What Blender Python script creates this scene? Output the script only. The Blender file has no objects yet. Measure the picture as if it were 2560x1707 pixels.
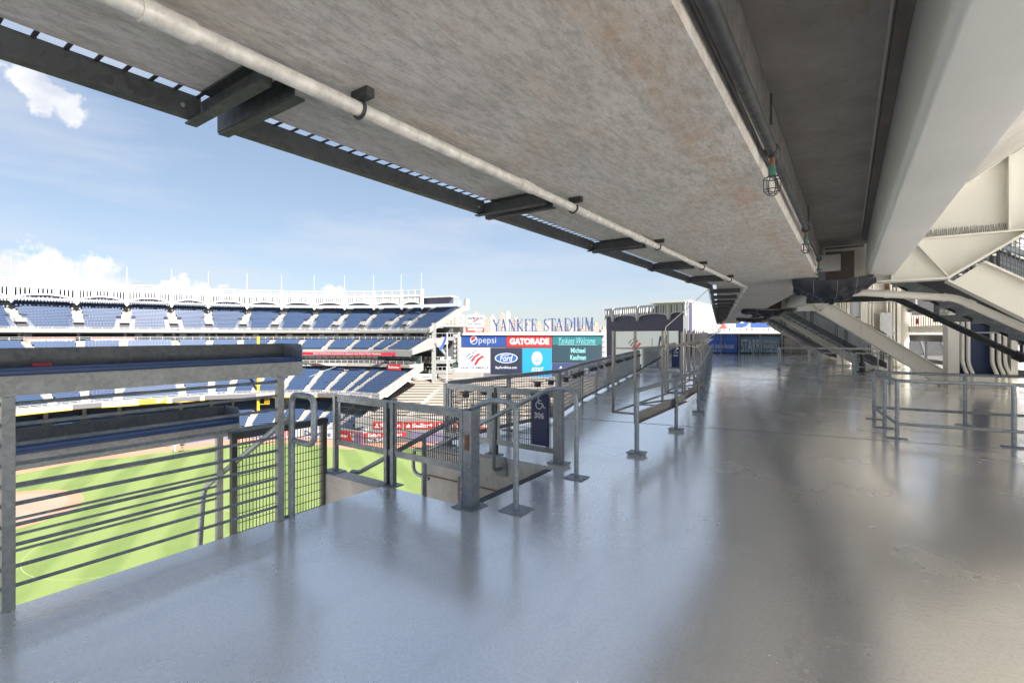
import bpy, bmesh, math, random
from mathutils import Vector, Matrix

random.seed(11)
scene = bpy.context.scene
COL = scene.collection
R = math.radians

# ------------------------------------------------------------------ camera
YAW = R(34.8)
EYE = Vector((0.0, 0.0, 1.85))
cam_data = bpy.data.cameras.new('camera')
cam_data.sensor_width = 36.0
cam_data.lens = 36.0 * 1207.0 / 2560.0
cam_data.shift_y = -18.5 / 2560.0
cam_data.clip_start = 0.05
cam_data.clip_end = 9000.0
cam = bpy.data.objects.new('camera', cam_data)
cam.location = EYE
cam.rotation_euler = (R(90), 0, YAW)
COL.objects.link(cam)
scene.camera = cam

# ------------------------------------------------------------------ light
SUN_EL = R(47)
SUN_AZ_VEC = Vector((0.98, -0.20, 0)).normalized()      # horizontal direction towards the sun
SUN_DIR = Vector((SUN_AZ_VEC.x * math.cos(SUN_EL), SUN_AZ_VEC.y * math.cos(SUN_EL), math.sin(SUN_EL)))
sun_data = bpy.data.lights.new('sun', 'SUN')
sun_data.energy = 4.2
sun_data.angle = R(0.53)
sun_data.color = (1.0, 0.95, 0.88)
sun = bpy.data.objects.new('sun', sun_data)
sun.rotation_euler = SUN_DIR.to_track_quat('Z', 'Y').to_euler()
sun.location = (0, 0, 60)
COL.objects.link(sun)

FWD = Vector((-math.sin(YAW), math.cos(YAW), 0))
RGT = Vector((math.cos(YAW), math.sin(YAW), 0))
UP = Vector((0, 0, 1))


def sight(px, py):
    """unit direction of a measured sight line"""
    return (FWD + RGT * ((px - 1280) / 1207) + UP * ((835 - py) / 1207)).normalized()


world = bpy.data.worlds.new('World')
scene.world = world
world.use_nodes = True
wn, wl = world.node_tree.nodes, world.node_tree.links
wn.clear()
w_out = wn.new('ShaderNodeOutputWorld')
w_bg = wn.new('ShaderNodeBackground')
w_bg.inputs['Strength'].default_value = 0.05
sky = wn.new('ShaderNodeTexSky')
sky.sky_type = 'NISHITA'
sky.sun_disc = False
sky.sun_elevation = SUN_EL
sky.sun_rotation = math.atan2(SUN_AZ_VEC.x, SUN_AZ_VEC.y)
sky.altitude = 0
sky.air_density = 1.0
sky.dust_density = 0.6
sky.ozone_density = 0.8


def wmath(op, a, b=None, clamp=False):
    n = wn.new('ShaderNodeMath')
    n.operation = op
    n.use_clamp = clamp
    for i, v in enumerate((a, b)):
        if v is None:
            continue
        if isinstance(v, (int, float)):
            n.inputs[i].default_value = v
        else:
            wl.new(v, n.inputs[i])
    return n.outputs[0]


# cumulus puffs standing in the sky (direction, angular radius)
tc = wn.new('ShaderNodeTexCoord')
norm = wn.new('ShaderNodeVectorMath')
norm.operation = 'NORMALIZE'
wl.new(tc.outputs['Generated'], norm.inputs[0])
DIRV = norm.outputs[0]
PUFFS = [(20, 715, .055), (100, 695, .055), (170, 708, .050), (245, 702, .044), (300, 728, .035), (345, 722, .020),
         (-120, 700, .07), (-330, 705, .08), (-600, 700, .07),
         (455, 722, .024), (500, 726, .026), (560, 732, .024), (400, 745, .035), (660, 745, .022), (820, 728, .022), (850, 734, .018),
         (40, 190, .024), (75, 212, .032), (120, 240, .034), (160, 264, .028), (192, 284, .018)]
EXTRA = []
rr = random.Random(5)
for k in range(9):                                        # the same kind of sky goes on all round
    a = rr.uniform(0.9, 5.2)
    EXTRA.append((math.sin(a) * -1, math.cos(a), rr.uniform(.06, .5), rr.uniform(.05, .10)))
mask = None
for p in PUFFS + EXTRA:
    if len(p) == 3:
        d, rad = sight(p[0], p[1]), p[2]
    else:
        h = FWD * p[1] + RGT * p[0]
        d, rad = Vector((h.x, h.y, p[2])).normalized(), p[3]
    dist = wn.new('ShaderNodeVectorMath')
    dist.operation = 'DISTANCE'
    wl.new(DIRV, dist.inputs[0])
    dist.inputs[1].default_value = d
    m = wmath('SUBTRACT', 1.0, wmath('DIVIDE', dist.outputs['Value'], rad))
    mask = m if mask is None else wmath('MAXIMUM', mask, m)
nz = wn.new('ShaderNodeTexNoise')
nz.inputs['Scale'].default_value = 30
nz.inputs['Detail'].default_value = 9
nz.inputs['Roughness'].default_value = .62
wl.new(DIRV, nz.inputs['Vector'])
dens = wmath('ADD', wmath('MAXIMUM', mask, -0.6), wmath('MULTIPLY', wmath('SUBTRACT', nz.outputs['Fac'], 0.58), 2.5))
dens = wmath('MULTIPLY', dens, 3.2, True)
# thin high streaks
mp = wn.new('ShaderNodeMapping')
mp.inputs['Scale'].default_value = (1.2, 1.2, 7.0)
mp.inputs['Rotation'].default_value = (R(8), R(6), 0)
wl.new(DIRV, mp.inputs['Vector'])
nz2 = wn.new('ShaderNodeTexNoise')
nz2.inputs['Scale'].default_value = 2.1
nz2.inputs['Detail'].default_value = 6
nz2.inputs['Roughness'].default_value = .55
wl.new(mp.outputs['Vector'], nz2.inputs['Vector'])
cir = wmath('MULTIPLY', wmath('SUBTRACT', nz2.outputs['Fac'], 0.43), 3.0, True)
cir = wmath('ADD', wmath('MULTIPLY', cir, 0.66), 0.04)
mixc = wn.new('ShaderNodeMix')
mixc.data_type = 'RGBA'
wl.new(cir, mixc.inputs[0])
gam = wn.new('ShaderNodeGamma')                           # hazy summer air: less contrast between zenith and horizon
gam.inputs['Gamma'].default_value = 0.58
wl.new(sky.outputs[0], gam.inputs['Color'])
mul = wn.new('ShaderNodeMix')
mul.data_type = 'RGBA'
mul.blend_type = 'MULTIPLY'
mul.inputs[0].default_value = 1.0
mul.inputs[7].default_value = (.80, .865, .975, 1)
wl.new(gam.outputs[0], mul.inputs[6])
wl.new(mul.outputs[2], mixc.inputs[6])
mixc.inputs[7].default_value = (2.5, 2.64, 2.9, 1)
nz3 = wn.new('ShaderNodeTexNoise')
nz3.inputs['Scale'].default_value = 13
nz3.inputs['Detail'].default_value = 4
wl.new(DIRV, nz3.inputs['Vector'])
cc = wn.new('ShaderNodeMix')
cc.data_type = 'RGBA'
wl.new(wmath('MULTIPLY', wmath('SUBTRACT', nz3.outputs['Fac'], .38), 3.0, True), cc.inputs[0])
cc.inputs[6].default_value = (2.2, 2.35, 2.7, 1)
cc.inputs[7].default_value = (4.0, 4.0, 4.0, 1)
mixw = wn.new('ShaderNodeMix')
mixw.data_type = 'RGBA'
wl.new(dens, mixw.inputs[0])
wl.new(mixc.outputs[2], mixw.inputs[6])
wl.new(cc.outputs[2], mixw.inputs[7])
wl.new(mixw.outputs[2], w_bg.inputs['Color'])
wl.new(w_bg.outputs[0], w_out.inputs['Surface'])

scene.view_settings.view_transform = 'Standard'
scene.view_settings.look = 'None'
scene.view_settings.exposure = 2.68
scene.view_settings.gamma = 1.0
scene.view_settings.use_curve_mapping = False
scene.render.engine = 'CYCLES'
scene.cycles.use_denoising = True
scene.cycles.max_bounces = 8
scene.cycles.diffuse_bounces = 6
scene.cycles.glossy_bounces = 4
scene.cycles.sample_clamp_indirect = 8.0

# ------------------------------------------------------------------ materials
MATS = {}


class NT:
    def __init__(s, name, rough=.5, metal=0.0, spec=.5):
        s.m = bpy.data.materials.new(name)
        s.m.use_nodes = True
        s.n, s.l = s.m.node_tree.nodes, s.m.node_tree.links
        s.b = s.n['Principled BSDF']
        s.b.inputs['Roughness'].default_value = rough
        s.b.inputs['Metallic'].default_value = metal
        s.b.inputs['Specular IOR Level'].default_value = spec
        MATS[name] = s.m
        t = s.n.new('ShaderNodeTexCoord')
        s.obj = t.outputs['Object']
        g = s.n.new('ShaderNodeNewGeometry')
        s.pos = g.outputs['Position']

    def node(s, t, **kw):
        n = s.n.new(t)
        for k, v in kw.items():
            setattr(n, k, v)
        return n

    def mapping(s, scale=(1, 1, 1), rot=(0, 0, 0), src=None):
        n = s.n.new('ShaderNodeMapping')
        n.inputs['Scale'].default_value = scale
        n.inputs['Rotation'].default_value = rot
        s.l.new(src or s.pos, n.inputs['Vector'])
        return n.outputs[0]

    def noise(s, scale, detail=4, rough=.55, src=None):
        n = s.n.new('ShaderNodeTexNoise')
        n.inputs['Scale'].default_value = scale
        n.inputs['Detail'].default_value = detail
        n.inputs['Roughness'].default_value = rough
        s.l.new(src or s.pos, n.inputs['Vector'])
        return n.outputs['Fac']

    def ramp(s, fac, stops):
        n = s.n.new('ShaderNodeValToRGB')
        e = n.color_ramp.elements
        while len(e) < len(stops):
            e.new(0.5)
        for i, (p, c) in enumerate(stops):
            e[i].position = p
            e[i].color = (*c, 1) if len(c) == 3 else c
        s.l.new(fac, n.inputs[0])
        return n.outputs[0]

    def math(s, op, a, b=None, clamp=False):
        n = s.n.new('ShaderNodeMath')
        n.operation = op
        n.use_clamp = clamp
        for i, v in enumerate((a, b)):
            if v is None:
                continue
            if isinstance(v, (int, float)):
                n.inputs[i].default_value = v
            else:
                s.l.new(v, n.inputs[i])
        return n.outputs[0]

    def mix(s, fac, a, b, blend='MIX'):
        n = s.n.new('ShaderNodeMix')
        n.data_type = 'RGBA'
        n.blend_type = blend
        for idx, v in ((0, fac), (6, a), (7, b)):
            if isinstance(v, (int, float)):
                n.inputs[idx].default_value = v
            elif isinstance(v, tuple):
                n.inputs[idx].default_value = (*v, 1)
            else:
                s.l.new(v, n.inputs[idx])
        return n.outputs[2]

    def color(s, v):
        if isinstance(v, tuple):
            s.b.inputs['Base Color'].default_value = (*v, 1)
        else:
            s.l.new(v, s.b.inputs['Base Color'])

    def rough(s, v):
        s.l.new(v, s.b.inputs['Roughness'])

    def bump(s, h, strength=.3, dist=.01):
        n = s.n.new('ShaderNodeBump')
        n.inputs['Strength'].default_value = strength
        n.inputs['Distance'].default_value = dist
        s.l.new(h, n.inputs['Height'])
        s.l.new(n.outputs[0], s.b.inputs['Normal'])


def simple(name, col, rough=.5, metal=0., var=.12, scale=6., spec=.5, bump=0.):
    t = NT(name, rough, metal, spec)
    f = t.noise(scale, 5, .6)
    a = tuple(c * (1 - var) for c in col)
    b = tuple(min(1, c * (1 + var)) for c in col)
    t.color(t.ramp(f, [(.3, a), (.7, b)]))
    if bump:
        t.bump(t.noise(scale * 12, 4), bump, .004)
    return t.m


def lamp(name, col, strength):
    t = NT(name, .5)
    t.b.inputs['Base Color'].default_value = (*[c * .08 for c in col], 1)
    t.b.inputs['Emission Color'].default_value = (*col, 1)
    t.b.inputs['Emission Strength'].default_value = strength * .17
    return t.m


def galv(name, lo, hi, metal=.55, rough=.42):
    t = NT(name, rough, metal)
    v = t.node('ShaderNodeTexVoronoi', feature='F1')
    v.inputs['Scale'].default_value = 34
    mp_ = t.mapping((1, 1, 1))
    nn = t.n.new('ShaderNodeTexNoise')
    nn.inputs['Scale'].default_value = 9
    t.l.new(mp_, nn.inputs['Vector'])
    wv = t.mix(.08, mp_, nn.outputs['Color'])
    t.l.new(wv, v.inputs['Vector'])
    sp = t.node('ShaderNodeSeparateColor')
    t.l.new(v.outputs['Color'], sp.inputs[0])
    big = t.noise(2.2, 5, .65)
    f = t.math('ADD', t.math('MULTIPLY', sp.outputs[0], .28), t.math('MULTIPLY', big, .75))
    t.color(t.ramp(f, [(.22, lo), (.8, hi)]))
    t.rough(t.ramp(t.noise(18, 3), [(.3, (rough - .08,) * 3), (.7, (rough + .12,) * 3)]))
    return t.m


galv('galv', (.15, .168, .185), (.29, .315, .34))
galv('galv_tube', (.21, .23, .25), (.40, .43, .455))
galv('galv_mid', (.055, .06, .064), (.125, .134, .14), .3, .55)
galv('galv_light', (.19, .20, .215), (.34, .355, .37))
galv('galv_dark', (.022, .025, .028), (.062, .068, .074), .3, .5)
galv('galv_fascia', (.24, .245, .235), (.40, .405, .39), .2, .55)
simple('dark_steel', (.035, .038, .042), .5, .2, .25)
simple('fence_steel', (.05, .055, .06), .5, .3, .2)
simple('wire', (.055, .06, .065), .45, .4, .2)
simple('mesh_grey', (.16, .18, .20), .5, .3, .15)
simple('stainless', (.30, .27, .245), .32, .7, .15, 3)
simple('white_paint', (.40, .40, .395), .5, 0, .05)
simple('stand_white', (.155, .155, .153), .6, 0, .08, .5)
simple('cup_black', (.008, .011, .018), .4, 0, .2)
simple('white_steel', (.33, .34, .355), .45, 0, .06)
simple('concrete_light', (.18, .172, .16), .85, 0, .1, 1.2)
simple('concrete_aisle', (.155, .146, .132), .85, 0, .08, 1.2)
simple('concrete_grey', (.20, .20, .205), .8, 0, .12, .8)
simple('bench_tan', (.30, .265, .225), .75, 0, .08, 2)
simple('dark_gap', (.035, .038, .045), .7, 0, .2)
simple('suite_glass', (.03, .05, .05), .12, 0, .6, .35, .8)
simple('navy', (.012, .022, .085), .32, 0, .12)
simple('navy_cushion', (.012, .040, .125), .38, 0, .15, 9, .6)
simple('navy_wall', (.016, .034, .10), .45, 0, .15)
simple('navy_panel', (.030, .028, .062), .55, 0, .10)
simple('seat_blue', (.022, .042, .092), .35, 0, .10)
simple('red_sign', (.30, .014, .014), .5, 0, .06)
simple('coral_sign', (.34, .11, .085), .55, 0, .06)
simple('orange_sign', (.36, .17, .015), .5, 0, .06)
simple('grey_board', (.065, .065, .075), .6, 0, .08)
simple('purple_board', (.10, .09, .15), .6, 0, .08)
simple('yellow_paint', (.42, .26, .015), .45, 0, .05)
simple('joint', (.30, .30, .30), .5, 0, .1)
simple('tarp', (.012, .014, .022), .32, 0, .35, 8, .6, .25)
simple('black_rubber', (.012, .012, .014), .5, 0, .2)
simple('rope', (.66, .60, .48), .8, 0, .12, 40)
simple('green_brass', (.05, .16, .13), .45, .2, .3, 30)
simple('rust', (.20, .10, .05), .8, .1, .4, 20)
simple('box_grey', (.55, .56, .56), .5, 0, .06)
simple('panel_grey', (.50, .52, .55), .5, 0, .05)
simple('soffit', (.20, .215, .235), .55, .2, .15, 1.5)
simple('brown_col', (.15, .13, .115), .7, 0, .2)
simple('tan_building', (.20, .168, .14), .8, 0, .15, .08)
simple('building_white', (.23, .225, .215), .8, 0, .08, .1)
simple('ad_white', (.27, .275, .28), .6, 0, .04)
simple('sign_blue', (.016, .05, .20), .45, 0, .06)
simple('banner_blue', (.045, .115, .42), .5, 0, .06)
simple('banner_teal', (.07, .16, .26), .5, 0, .06)
simple('letter_blue', (.018, .036, .11), .4, 0, .05)
simple('logo_red', (.70, .05, .06), .5, 0, .04)
simple('sheet_white', (.70, .71, .72), .5, 0, .03)
simple('print_white', (.48, .48, .48), .5, 0, .03)
simple('print_navy', (.02, .03, .10), .5, 0, .05)
simple('skin', (.45, .28, .20), .6, 0, .1)
simple('shirt', (.25, .28, .33), .7, 0, .2)
simple('leaf', (.07, .13, .03), .7, 0, .35, 3)
simple('bark', (.10, .075, .05), .9, 0, .3, 8)
simple('dirt', (.20, .10, .062), .9, 0, .10, .15)
simple('infield', (.155, .112, .085), .9, 0, .10, .15)
simple('chalk', (.135, .165, .075), .9, 0, .1, .5)
simple('city_floor', (.42, .40, .37), .9, 0, .2, .02)
lamp('screen_navy', (.012, .020, .065), 1.0)
lamp('screen_pepsi', (.010, .075, .38), 1.0)
lamp('screen_red', (.62, .020, .018), 1.0)
lamp('screen_white', (.86, .88, .92), 1.0)
lamp('screen_cyan', (.0, .42, .88), 1.0)
lamp('screen_teal', (.008, .055, .085), 1.0)
lamp('screen_teal_band', (.01, .20, .24), 1.0)
lamp('screen_delta', (.035, .065, .22), 1.0)
lamp('screen_mint', (.35, .85, .84), 1.0)
lamp('screen_ford', (.02, .13, .48), 1.0)
lamp('ribbon_red', (.62, .012, .055), 1.0)

# wet grey epoxy floor
t = NT('wet_floor', .2, .62, .6)
big = t.noise(.45, 4, .6)
fine = t.noise(42, 4, .7)
scuff = t.noise(1.3, 10, .72, t.mapping((1.8, .6, 1), (0, 0, R(20))))
c = t.mix(t.ramp(big, [(.35, (0, 0, 0)), (.65, (1, 1, 1))]), (.88, .845, .80), (.97, .935, .89))
c = t.mix(t.math('MULTIPLY', t.ramp(scuff, [(.52, (0, 0, 0)), (.70, (1, 1, 1))]), .6), c, (.70, .675, .645))
c = t.mix(t.math('MULTIPLY', t.ramp(fine, [(.44, (0, 0, 0)), (.60, (1, 1, 1))]), .65), c, (.78, .755, .72))
t.color(c)
rg = t.math('ADD', t.ramp(t.noise(.55, 6, .62), [(.34, (.01,) * 3), (.52, (.04,) * 3), (.70, (.15,) * 3)]), t.math('MULTIPLY', t.noise(9, 5, .65), .08))
t.rough(t.math('ADD', rg, .16))
t.b.inputs['Coat Weight'].default_value = 1.0
t.b.inputs['Coat IOR'].default_value = 1.85
t.l.new(t.ramp(t.noise(.7, 5, .6), [(.35, (.05,) * 3), (.7, (.16,) * 3)]), t.b.inputs['Coat Roughness'])
hb = t.math('ADD', t.math('ADD', t.math('MULTIPLY', t.noise(85, 4, .65), .40), t.math('MULTIPLY', t.noise(36, 3, .6), .75)), t.math('MULTIPLY', t.noise(3.0, 4, .6, t.mapping((.55, 2.4, 1), (0, 0, R(-34.8)))), .8))
hb = t.math('ADD', hb, t.math('MULTIPLY', t.noise(24, 3, .6), .18))
t.bump(hb, .085, .012)
bn_ = [n_ for n_ in t.n if n_.type == 'BUMP'][0]
t.l.new(bn_.outputs[0], t.b.inputs['Coat Normal'])

# weathered concrete soffit
t = NT('soffit_concrete', .8, 0, .3)
grain = t.noise(11, 12, .78, t.mapping((3.0, .8, 1)))
blot = t.noise(1.4, 12, .78)
rust = t.noise(1.7, 12, .78, t.mapping((1.9, .7, 1)))
c = t.ramp(blot, [(.34, (.465, .452, .435)), (.52, (.545, .533, .515)), (.66, (.615, .605, .59))])
c = t.mix(t.math('MULTIPLY', t.ramp(grain, [(.40, (1, 1, 1)), (.56, (0, 0, 0))]), .62), c, (.27, .25, .23))
c = t.mix(t.math('MULTIPLY', t.ramp(rust, [(.52, (0, 0, 0)), (.60, (.8, .8, .8)), (.72, (1, 1, 1))]), .34), c, (.45, .31, .21))
px_ = t.node('ShaderNodeSeparateXYZ')
t.l.new(t.pos, px_.inputs[0])
edge = t.math('SUBTRACT', 1.0, t.math('MULTIPLY', t.math('ABSOLUTE', t.math('ADD', px_.outputs[0], t.math('ADD', .52, t.math('MULTIPLY', t.noise(2.5, 4), .25)))), 7.0), True)
c = t.mix(t.math('MULTIPLY', t.math('MULTIPLY', edge, t.ramp(t.noise(6, 10, .75), [(.42, (0, 0, 0)), (.58, (1, 1, 1))])), .55), c, (.42, .27, .16))
c = t.mix(t.math('MULTIPLY', t.ramp(t.noise(70, 4, .7), [(.60, (0, 0, 0)), (.70, (1, 1, 1))]), .6), c, (.15, .14, .13))
c = t.mix(t.math('MULTIPLY', t.ramp(t.noise(16, 9, .8, t.mapping((5, .5, 1), (0, 0, R(12)))), [(.60, (0, 0, 0)), (.66, (1, 1, 1))]), .5), c, (.17, .155, .14))
t.color(c)
t.bump(t.noise(34, 8, .75), .45, .012)

t = NT('soffit_dark', .85, 0, .3)  # darker concrete with rust stains, for the recess and upper deck underside
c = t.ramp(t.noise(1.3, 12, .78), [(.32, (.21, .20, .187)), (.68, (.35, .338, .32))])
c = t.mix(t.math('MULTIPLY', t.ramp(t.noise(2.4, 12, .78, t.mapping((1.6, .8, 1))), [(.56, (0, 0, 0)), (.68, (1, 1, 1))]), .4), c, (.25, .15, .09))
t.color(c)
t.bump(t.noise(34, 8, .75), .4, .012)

t = NT('raw_concrete', .85, 0, .3)
c = t.ramp(t.noise(1.6, 7, .65), [(.3, (.38, .355, .325)), (.7, (.58, .55, .51))])
c = t.mix(t.math('MULTIPLY', t.ramp(t.noise(9, 7, .75), [(.55, (0, 0, 0)), (.72, (1, 1, 1))]), .5), c, (.15, .135, .12))
c = t.mix(t.math('MULTIPLY', t.ramp(t.noise(2.2, 5, .6, t.mapping((2.5, 2.5, .4))), [(.55, (0, 0, 0)), (.7, (1, 1, 1))]), .4), c, (.40, .31, .22))
t.color(c)
t.bump(t.noise(26, 6, .7), .4, .012)

# cream painted structural steel
t = NT('cream', .45, 0, .5)
c = t.ramp(t.noise(.8, 5, .6), [(.3, (.65, .63, .555)), (.7, (.73, .715, .645))])
c = t.mix(t.math('MULTIPLY', t.ramp(t.noise(5, 7, .75, t.mapping((1, 1, .35))), [(.60, (0, 0, 0)), (.75, (1, 1, 1))]), .45), c, (.42, .33, .22))
t.color(c)
t.bump(t.noise(70, 3), .12, .004)
t = NT('girder_paint', .38, 0, .5)
c = t.ramp(t.noise(.7, 5, .6), [(.3, (.52, .54, .53)), (.7, (.62, .635, .625))])
c = t.mix(t.math('MULTIPLY', t.ramp(t.noise(45, 4, .7), [(.68, (0, 0, 0)), (.75, (1, 1, 1))]), .4), c, (.30, .29, .28))
c = t.mix(t.math('MULTIPLY', t.ramp(t.noise(2.5, 6, .7, t.mapping((4, .4, 1))), [(.5, (0, 0, 0)), (.75, (1, 1, 1))]), .25), c, (.42, .42, .40))
t.color(c)
t.bump(t.noise(90, 3), .1, .003)
t = NT('pipe_paint', .45, .1, .5)
c = t.ramp(t.noise(14, 6, .7), [(.3, (.36, .35, .33)), (.6, (.62, .61, .58)), (.8, (.70, .69, .66))])
t.color(c)

# mown turf
t = NT('turf', .9, 0, .2)
sp = t.node('ShaderNodeSeparateXYZ')
t.l.new(t.mapping((1, 1, 1), (0, 0, R(-62))), sp.inputs[0])
st = t.math('SINE', t.math('MULTIPLY', t.math('ADD', sp.outputs[0], t.math('MULTIPLY', t.noise(.12, 3), 2.0)), 1.15))
st = t.math('ADD', t.math('MULTIPLY', st, 1.1), .5, True)
soft = t.noise(.25, 5, .6)
c = t.mix(st, (.058, .090, .024), (.088, .120, .038))
c = t.mix(t.math('MULTIPLY', t.ramp(soft, [(.4, (0, 0, 0)), (.7, (1, 1, 1))]), .45), c, (.096, .126, .042))
c = t.mix(t.math('MULTIPLY', t.ramp(t.noise(1.2, 5, .7, t.mapping((.35, 2.2, 1), (0, 0, R(25)))), [(.5, (0, 0, 0)), (.75, (1, 1, 1))]), .35), c, (.07, .105, .028))
c = t.mix(t.math('MULTIPLY', t.ramp(t.noise(5, 6, .75), [(.45, (0, 0, 0)), (.65, (1, 1, 1))]), .35), c, (.115, .135, .058))
t.color(c)

# ------------------------------------------------------------------ builders
LOC = {}


def V(*a):
    return Vector(a)


class MB:
    """collects faces of one piece"""

    def __init__(s):
        s.v, s.f = [], []

    def add(s, vs, fs):
        k = len(s.v)
        s.v += [tuple(p) for p in vs]
        s.f += [tuple(i + k for i in f) for f in fs]
        return s

    def box(s, lo, hi):
        x0, y0, z0 = lo
        x1, y1, z1 = hi
        vs = [(x0, y0, z0), (x1, y0, z0), (x1, y1, z0), (x0, y1, z0), (x0, y0, z1), (x1, y0, z1), (x1, y1, z1), (x0, y1, z1)]
        return s.add(vs, [(0, 3, 2, 1), (4, 5, 6, 7), (0, 1, 5, 4), (1, 2, 6, 5), (2, 3, 7, 6), (3, 0, 4, 7)])

    def hexa(s, b, t_):
        """bottom quad, top quad (same winding, ccw seen from above)"""
        return s.add(list(b) + list(t_), [(0, 3, 2, 1), (4, 5, 6, 7), (0, 1, 5, 4), (1, 2, 6, 5), (2, 3, 7, 6), (3, 0, 4, 7)])

    def beam(s, a, b, w, h, up=(0, 0, 1)):
        """bar from a to b, w sideways, h along up"""
        a, b, up = Vector(a), Vector(b), Vector(up)
        d = (b - a).normalized()
        if abs(d.dot(up)) > .999:
            up = Vector((0, 1, 0))
        r = d.cross(up).normalized()
        u = r.cross(d).normalized()
        vs = []
        for p in (a, b):
            for i, j in ((-1, -1), (1, -1), (1, 1), (-1, 1)):
                vs.append(p + r * (i * w / 2) + u * (j * h / 2))
        return s.add(vs, [(0, 1, 2, 3), (7, 6, 5, 4), (0, 4, 5, 1), (1, 5, 6, 2), (2, 6, 7, 3), (3, 7, 4, 0)])

    def tube(s, pts, r, seg=10, caps=True):
        pts = [Vector(p) for p in pts]
        n = len(pts)
        rs = r if isinstance(r, (list, tuple)) else [r] * n
        rings, ref = [], None
        for i, p in enumerate(pts):
            d = (pts[min(i + 1, n - 1)] - pts[max(i - 1, 0)]).normalized()
            if ref is None:
                ref = Vector((0, 0, 1)) if abs(d.z) < .9 else Vector((0, 1, 0))
            x = d.cross(ref)
            if x.length < 1e-4:
                x = d.orthogonal()
            x.normalize()
            y = x.cross(d).normalized()
            ref = y
            rings.append([p + (x * math.cos(2 * math.pi * k / seg) + y * math.sin(2 * math.pi * k / seg)) * rs[i] for k in range(seg)])
        vs = [q for ring in rings for q in ring]
        fs = []
        for i in range(n - 1):
            for k in range(seg):
                fs.append((i * seg + k, i * seg + (k + 1) % seg, (i + 1) * seg + (k + 1) % seg, (i + 1) * seg + k))
        if caps:
            fs.append(tuple(range(seg - 1, -1, -1)))
            fs.append(tuple((n - 1) * seg + k for k in range(seg)))
        return s.add(vs, fs)

    def prism(s, poly, off):
        """polygon (3d points) pushed along off"""
        off = Vector(off)
        n = len(poly)
        p = [Vector(q) for q in poly]
        return s.add(p + [q + off for q in p], [tuple(range(n - 1, -1, -1)), tuple(range(n, 2 * n))] +
                     [(i, (i + 1) % n, n + (i + 1) % n, n + i) for i in range(n)])

    def strip(s, A, B):
        """sheet between two polylines"""
        n = len(A)
        return s.add(list(A) + list(B), [(i, i + 1, n + i + 1, n + i) for i in range(n - 1)])

    def build(s, name, mat, parent=None, smooth=False, stuff=False, bevel=0.):
        o_ = LOC.get(parent.name, Vector((0, 0, 0))) if parent else Vector((0, 0, 0))
        base = o_
        if parent is None:
            xs = [v[0] for v in s.v]
            ys = [v[1] for v in s.v]
            zs = [v[2] for v in s.v]
            base = Vector(((min(xs) + max(xs)) / 2, (min(ys) + max(ys)) / 2, min(zs)))
        me = bpy.data.meshes.new(name)
        me.from_pydata([(v[0] - base.x, v[1] - base.y, v[2] - base.z) for v in s.v], [], s.f)
        bm = bmesh.new()
        bm.from_mesh(me)
        bmesh.ops.recalc_face_normals(bm, faces=bm.faces)
        if bevel:
            bmesh.ops.bevel(bm, geom=[e for e in bm.edges if len(e.link_faces) == 2 and e.calc_face_angle(0) > .6], offset=bevel, segments=2, affect='EDGES', profile=.5)
        if smooth:
            for f in bm.faces:
                f.smooth = True
            for e in bm.edges:
                if len(e.link_faces) == 2 and e.calc_face_angle(0) > .7:
                    e.smooth = False
        bm.to_mesh(me)
        bm.free()
        ob = bpy.data.objects.new(name, me)
        me.materials.append(MATS[mat])
        COL.objects.link(ob)
        if parent:
            ob.parent = parent
        else:
            ob.location = base
        LOC[ob.name] = Vector(base)
        if stuff:
            ob['kind'] = 'stuff'
        return ob


def tag(o, label, cat, group=None):
    o['label'] = label
    o['category'] = cat
    if group:
        o['group'] = group
    return o


def thing(name, label, cat, loc, group=None):
    o = bpy.data.objects.new(name, None)
    o.empty_display_size = .2
    COL.objects.link(o)
    o.location = loc
    LOC[o.name] = Vector(loc)
    return tag(o, label, cat, group)


def structure(o):
    o['kind'] = 'structure'
    return o


def copy_tree(o, parent=None):
    c = o.copy()
    COL.objects.link(c)
    c.parent = parent
    for ch in list(o.children):
        copy_tree(ch, c)
    return c


def bend(pts, r, n=5):
    """polyline with rounded corners"""
    pts = [Vector(p) for p in pts]
    out = [pts[0]]
    for i in range(1, len(pts) - 1):
        a, b, c_ = pts[i - 1], pts[i], pts[i + 1]
        u, w = (a - b), (c_ - b)
        k = min(r, u.length * .49, w.length * .49)
        p0, p1 = b + u.normalized() * k, b + w.normalized() * k
        for j in range(n + 1):
            q = j / n
            out.append(p0.lerp(b, q).lerp(b.lerp(p1, q), q))
    out.append(pts[-1])
    return out


TEXT_CACHE = {}


def text_mesh(txt, bold=0.0, shear=0.0):
    key = (txt, bold, shear)
    if key in TEXT_CACHE:
        return TEXT_CACHE[key]
    cu = bpy.data.curves.new('lettering', 'FONT')
    cu.body = txt
    cu.offset = bold
    cu.shear = shear
    cu.resolution_u = 3
    cu.extrude = 0
    ob = bpy.data.objects.new('lettering', cu)
    COL.objects.link(ob)
    dg = bpy.context.evaluated_depsgraph_get()
    me = bpy.data.meshes.new_from_object(ob.evaluated_get(dg))
    vs = [v.co.copy() for v in me.vertices]
    fs = [tuple(p.vertices) for p in me.polygons]
    x0, x1 = min(v.x for v in vs), max(v.x for v in vs)
    y0, y1 = min(v.y for v in vs), max(v.y for v in vs)
    bpy.data.objects.remove(ob)
    bpy.data.curves.remove(cu)
    bpy.data.meshes.remove(me)
    TEXT_CACHE[key] = ([((v.x - x0) / (x1 - x0), (v.y - y0) / (y1 - y0)) for v in vs], fs)
    return TEXT_CACHE[key]


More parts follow.
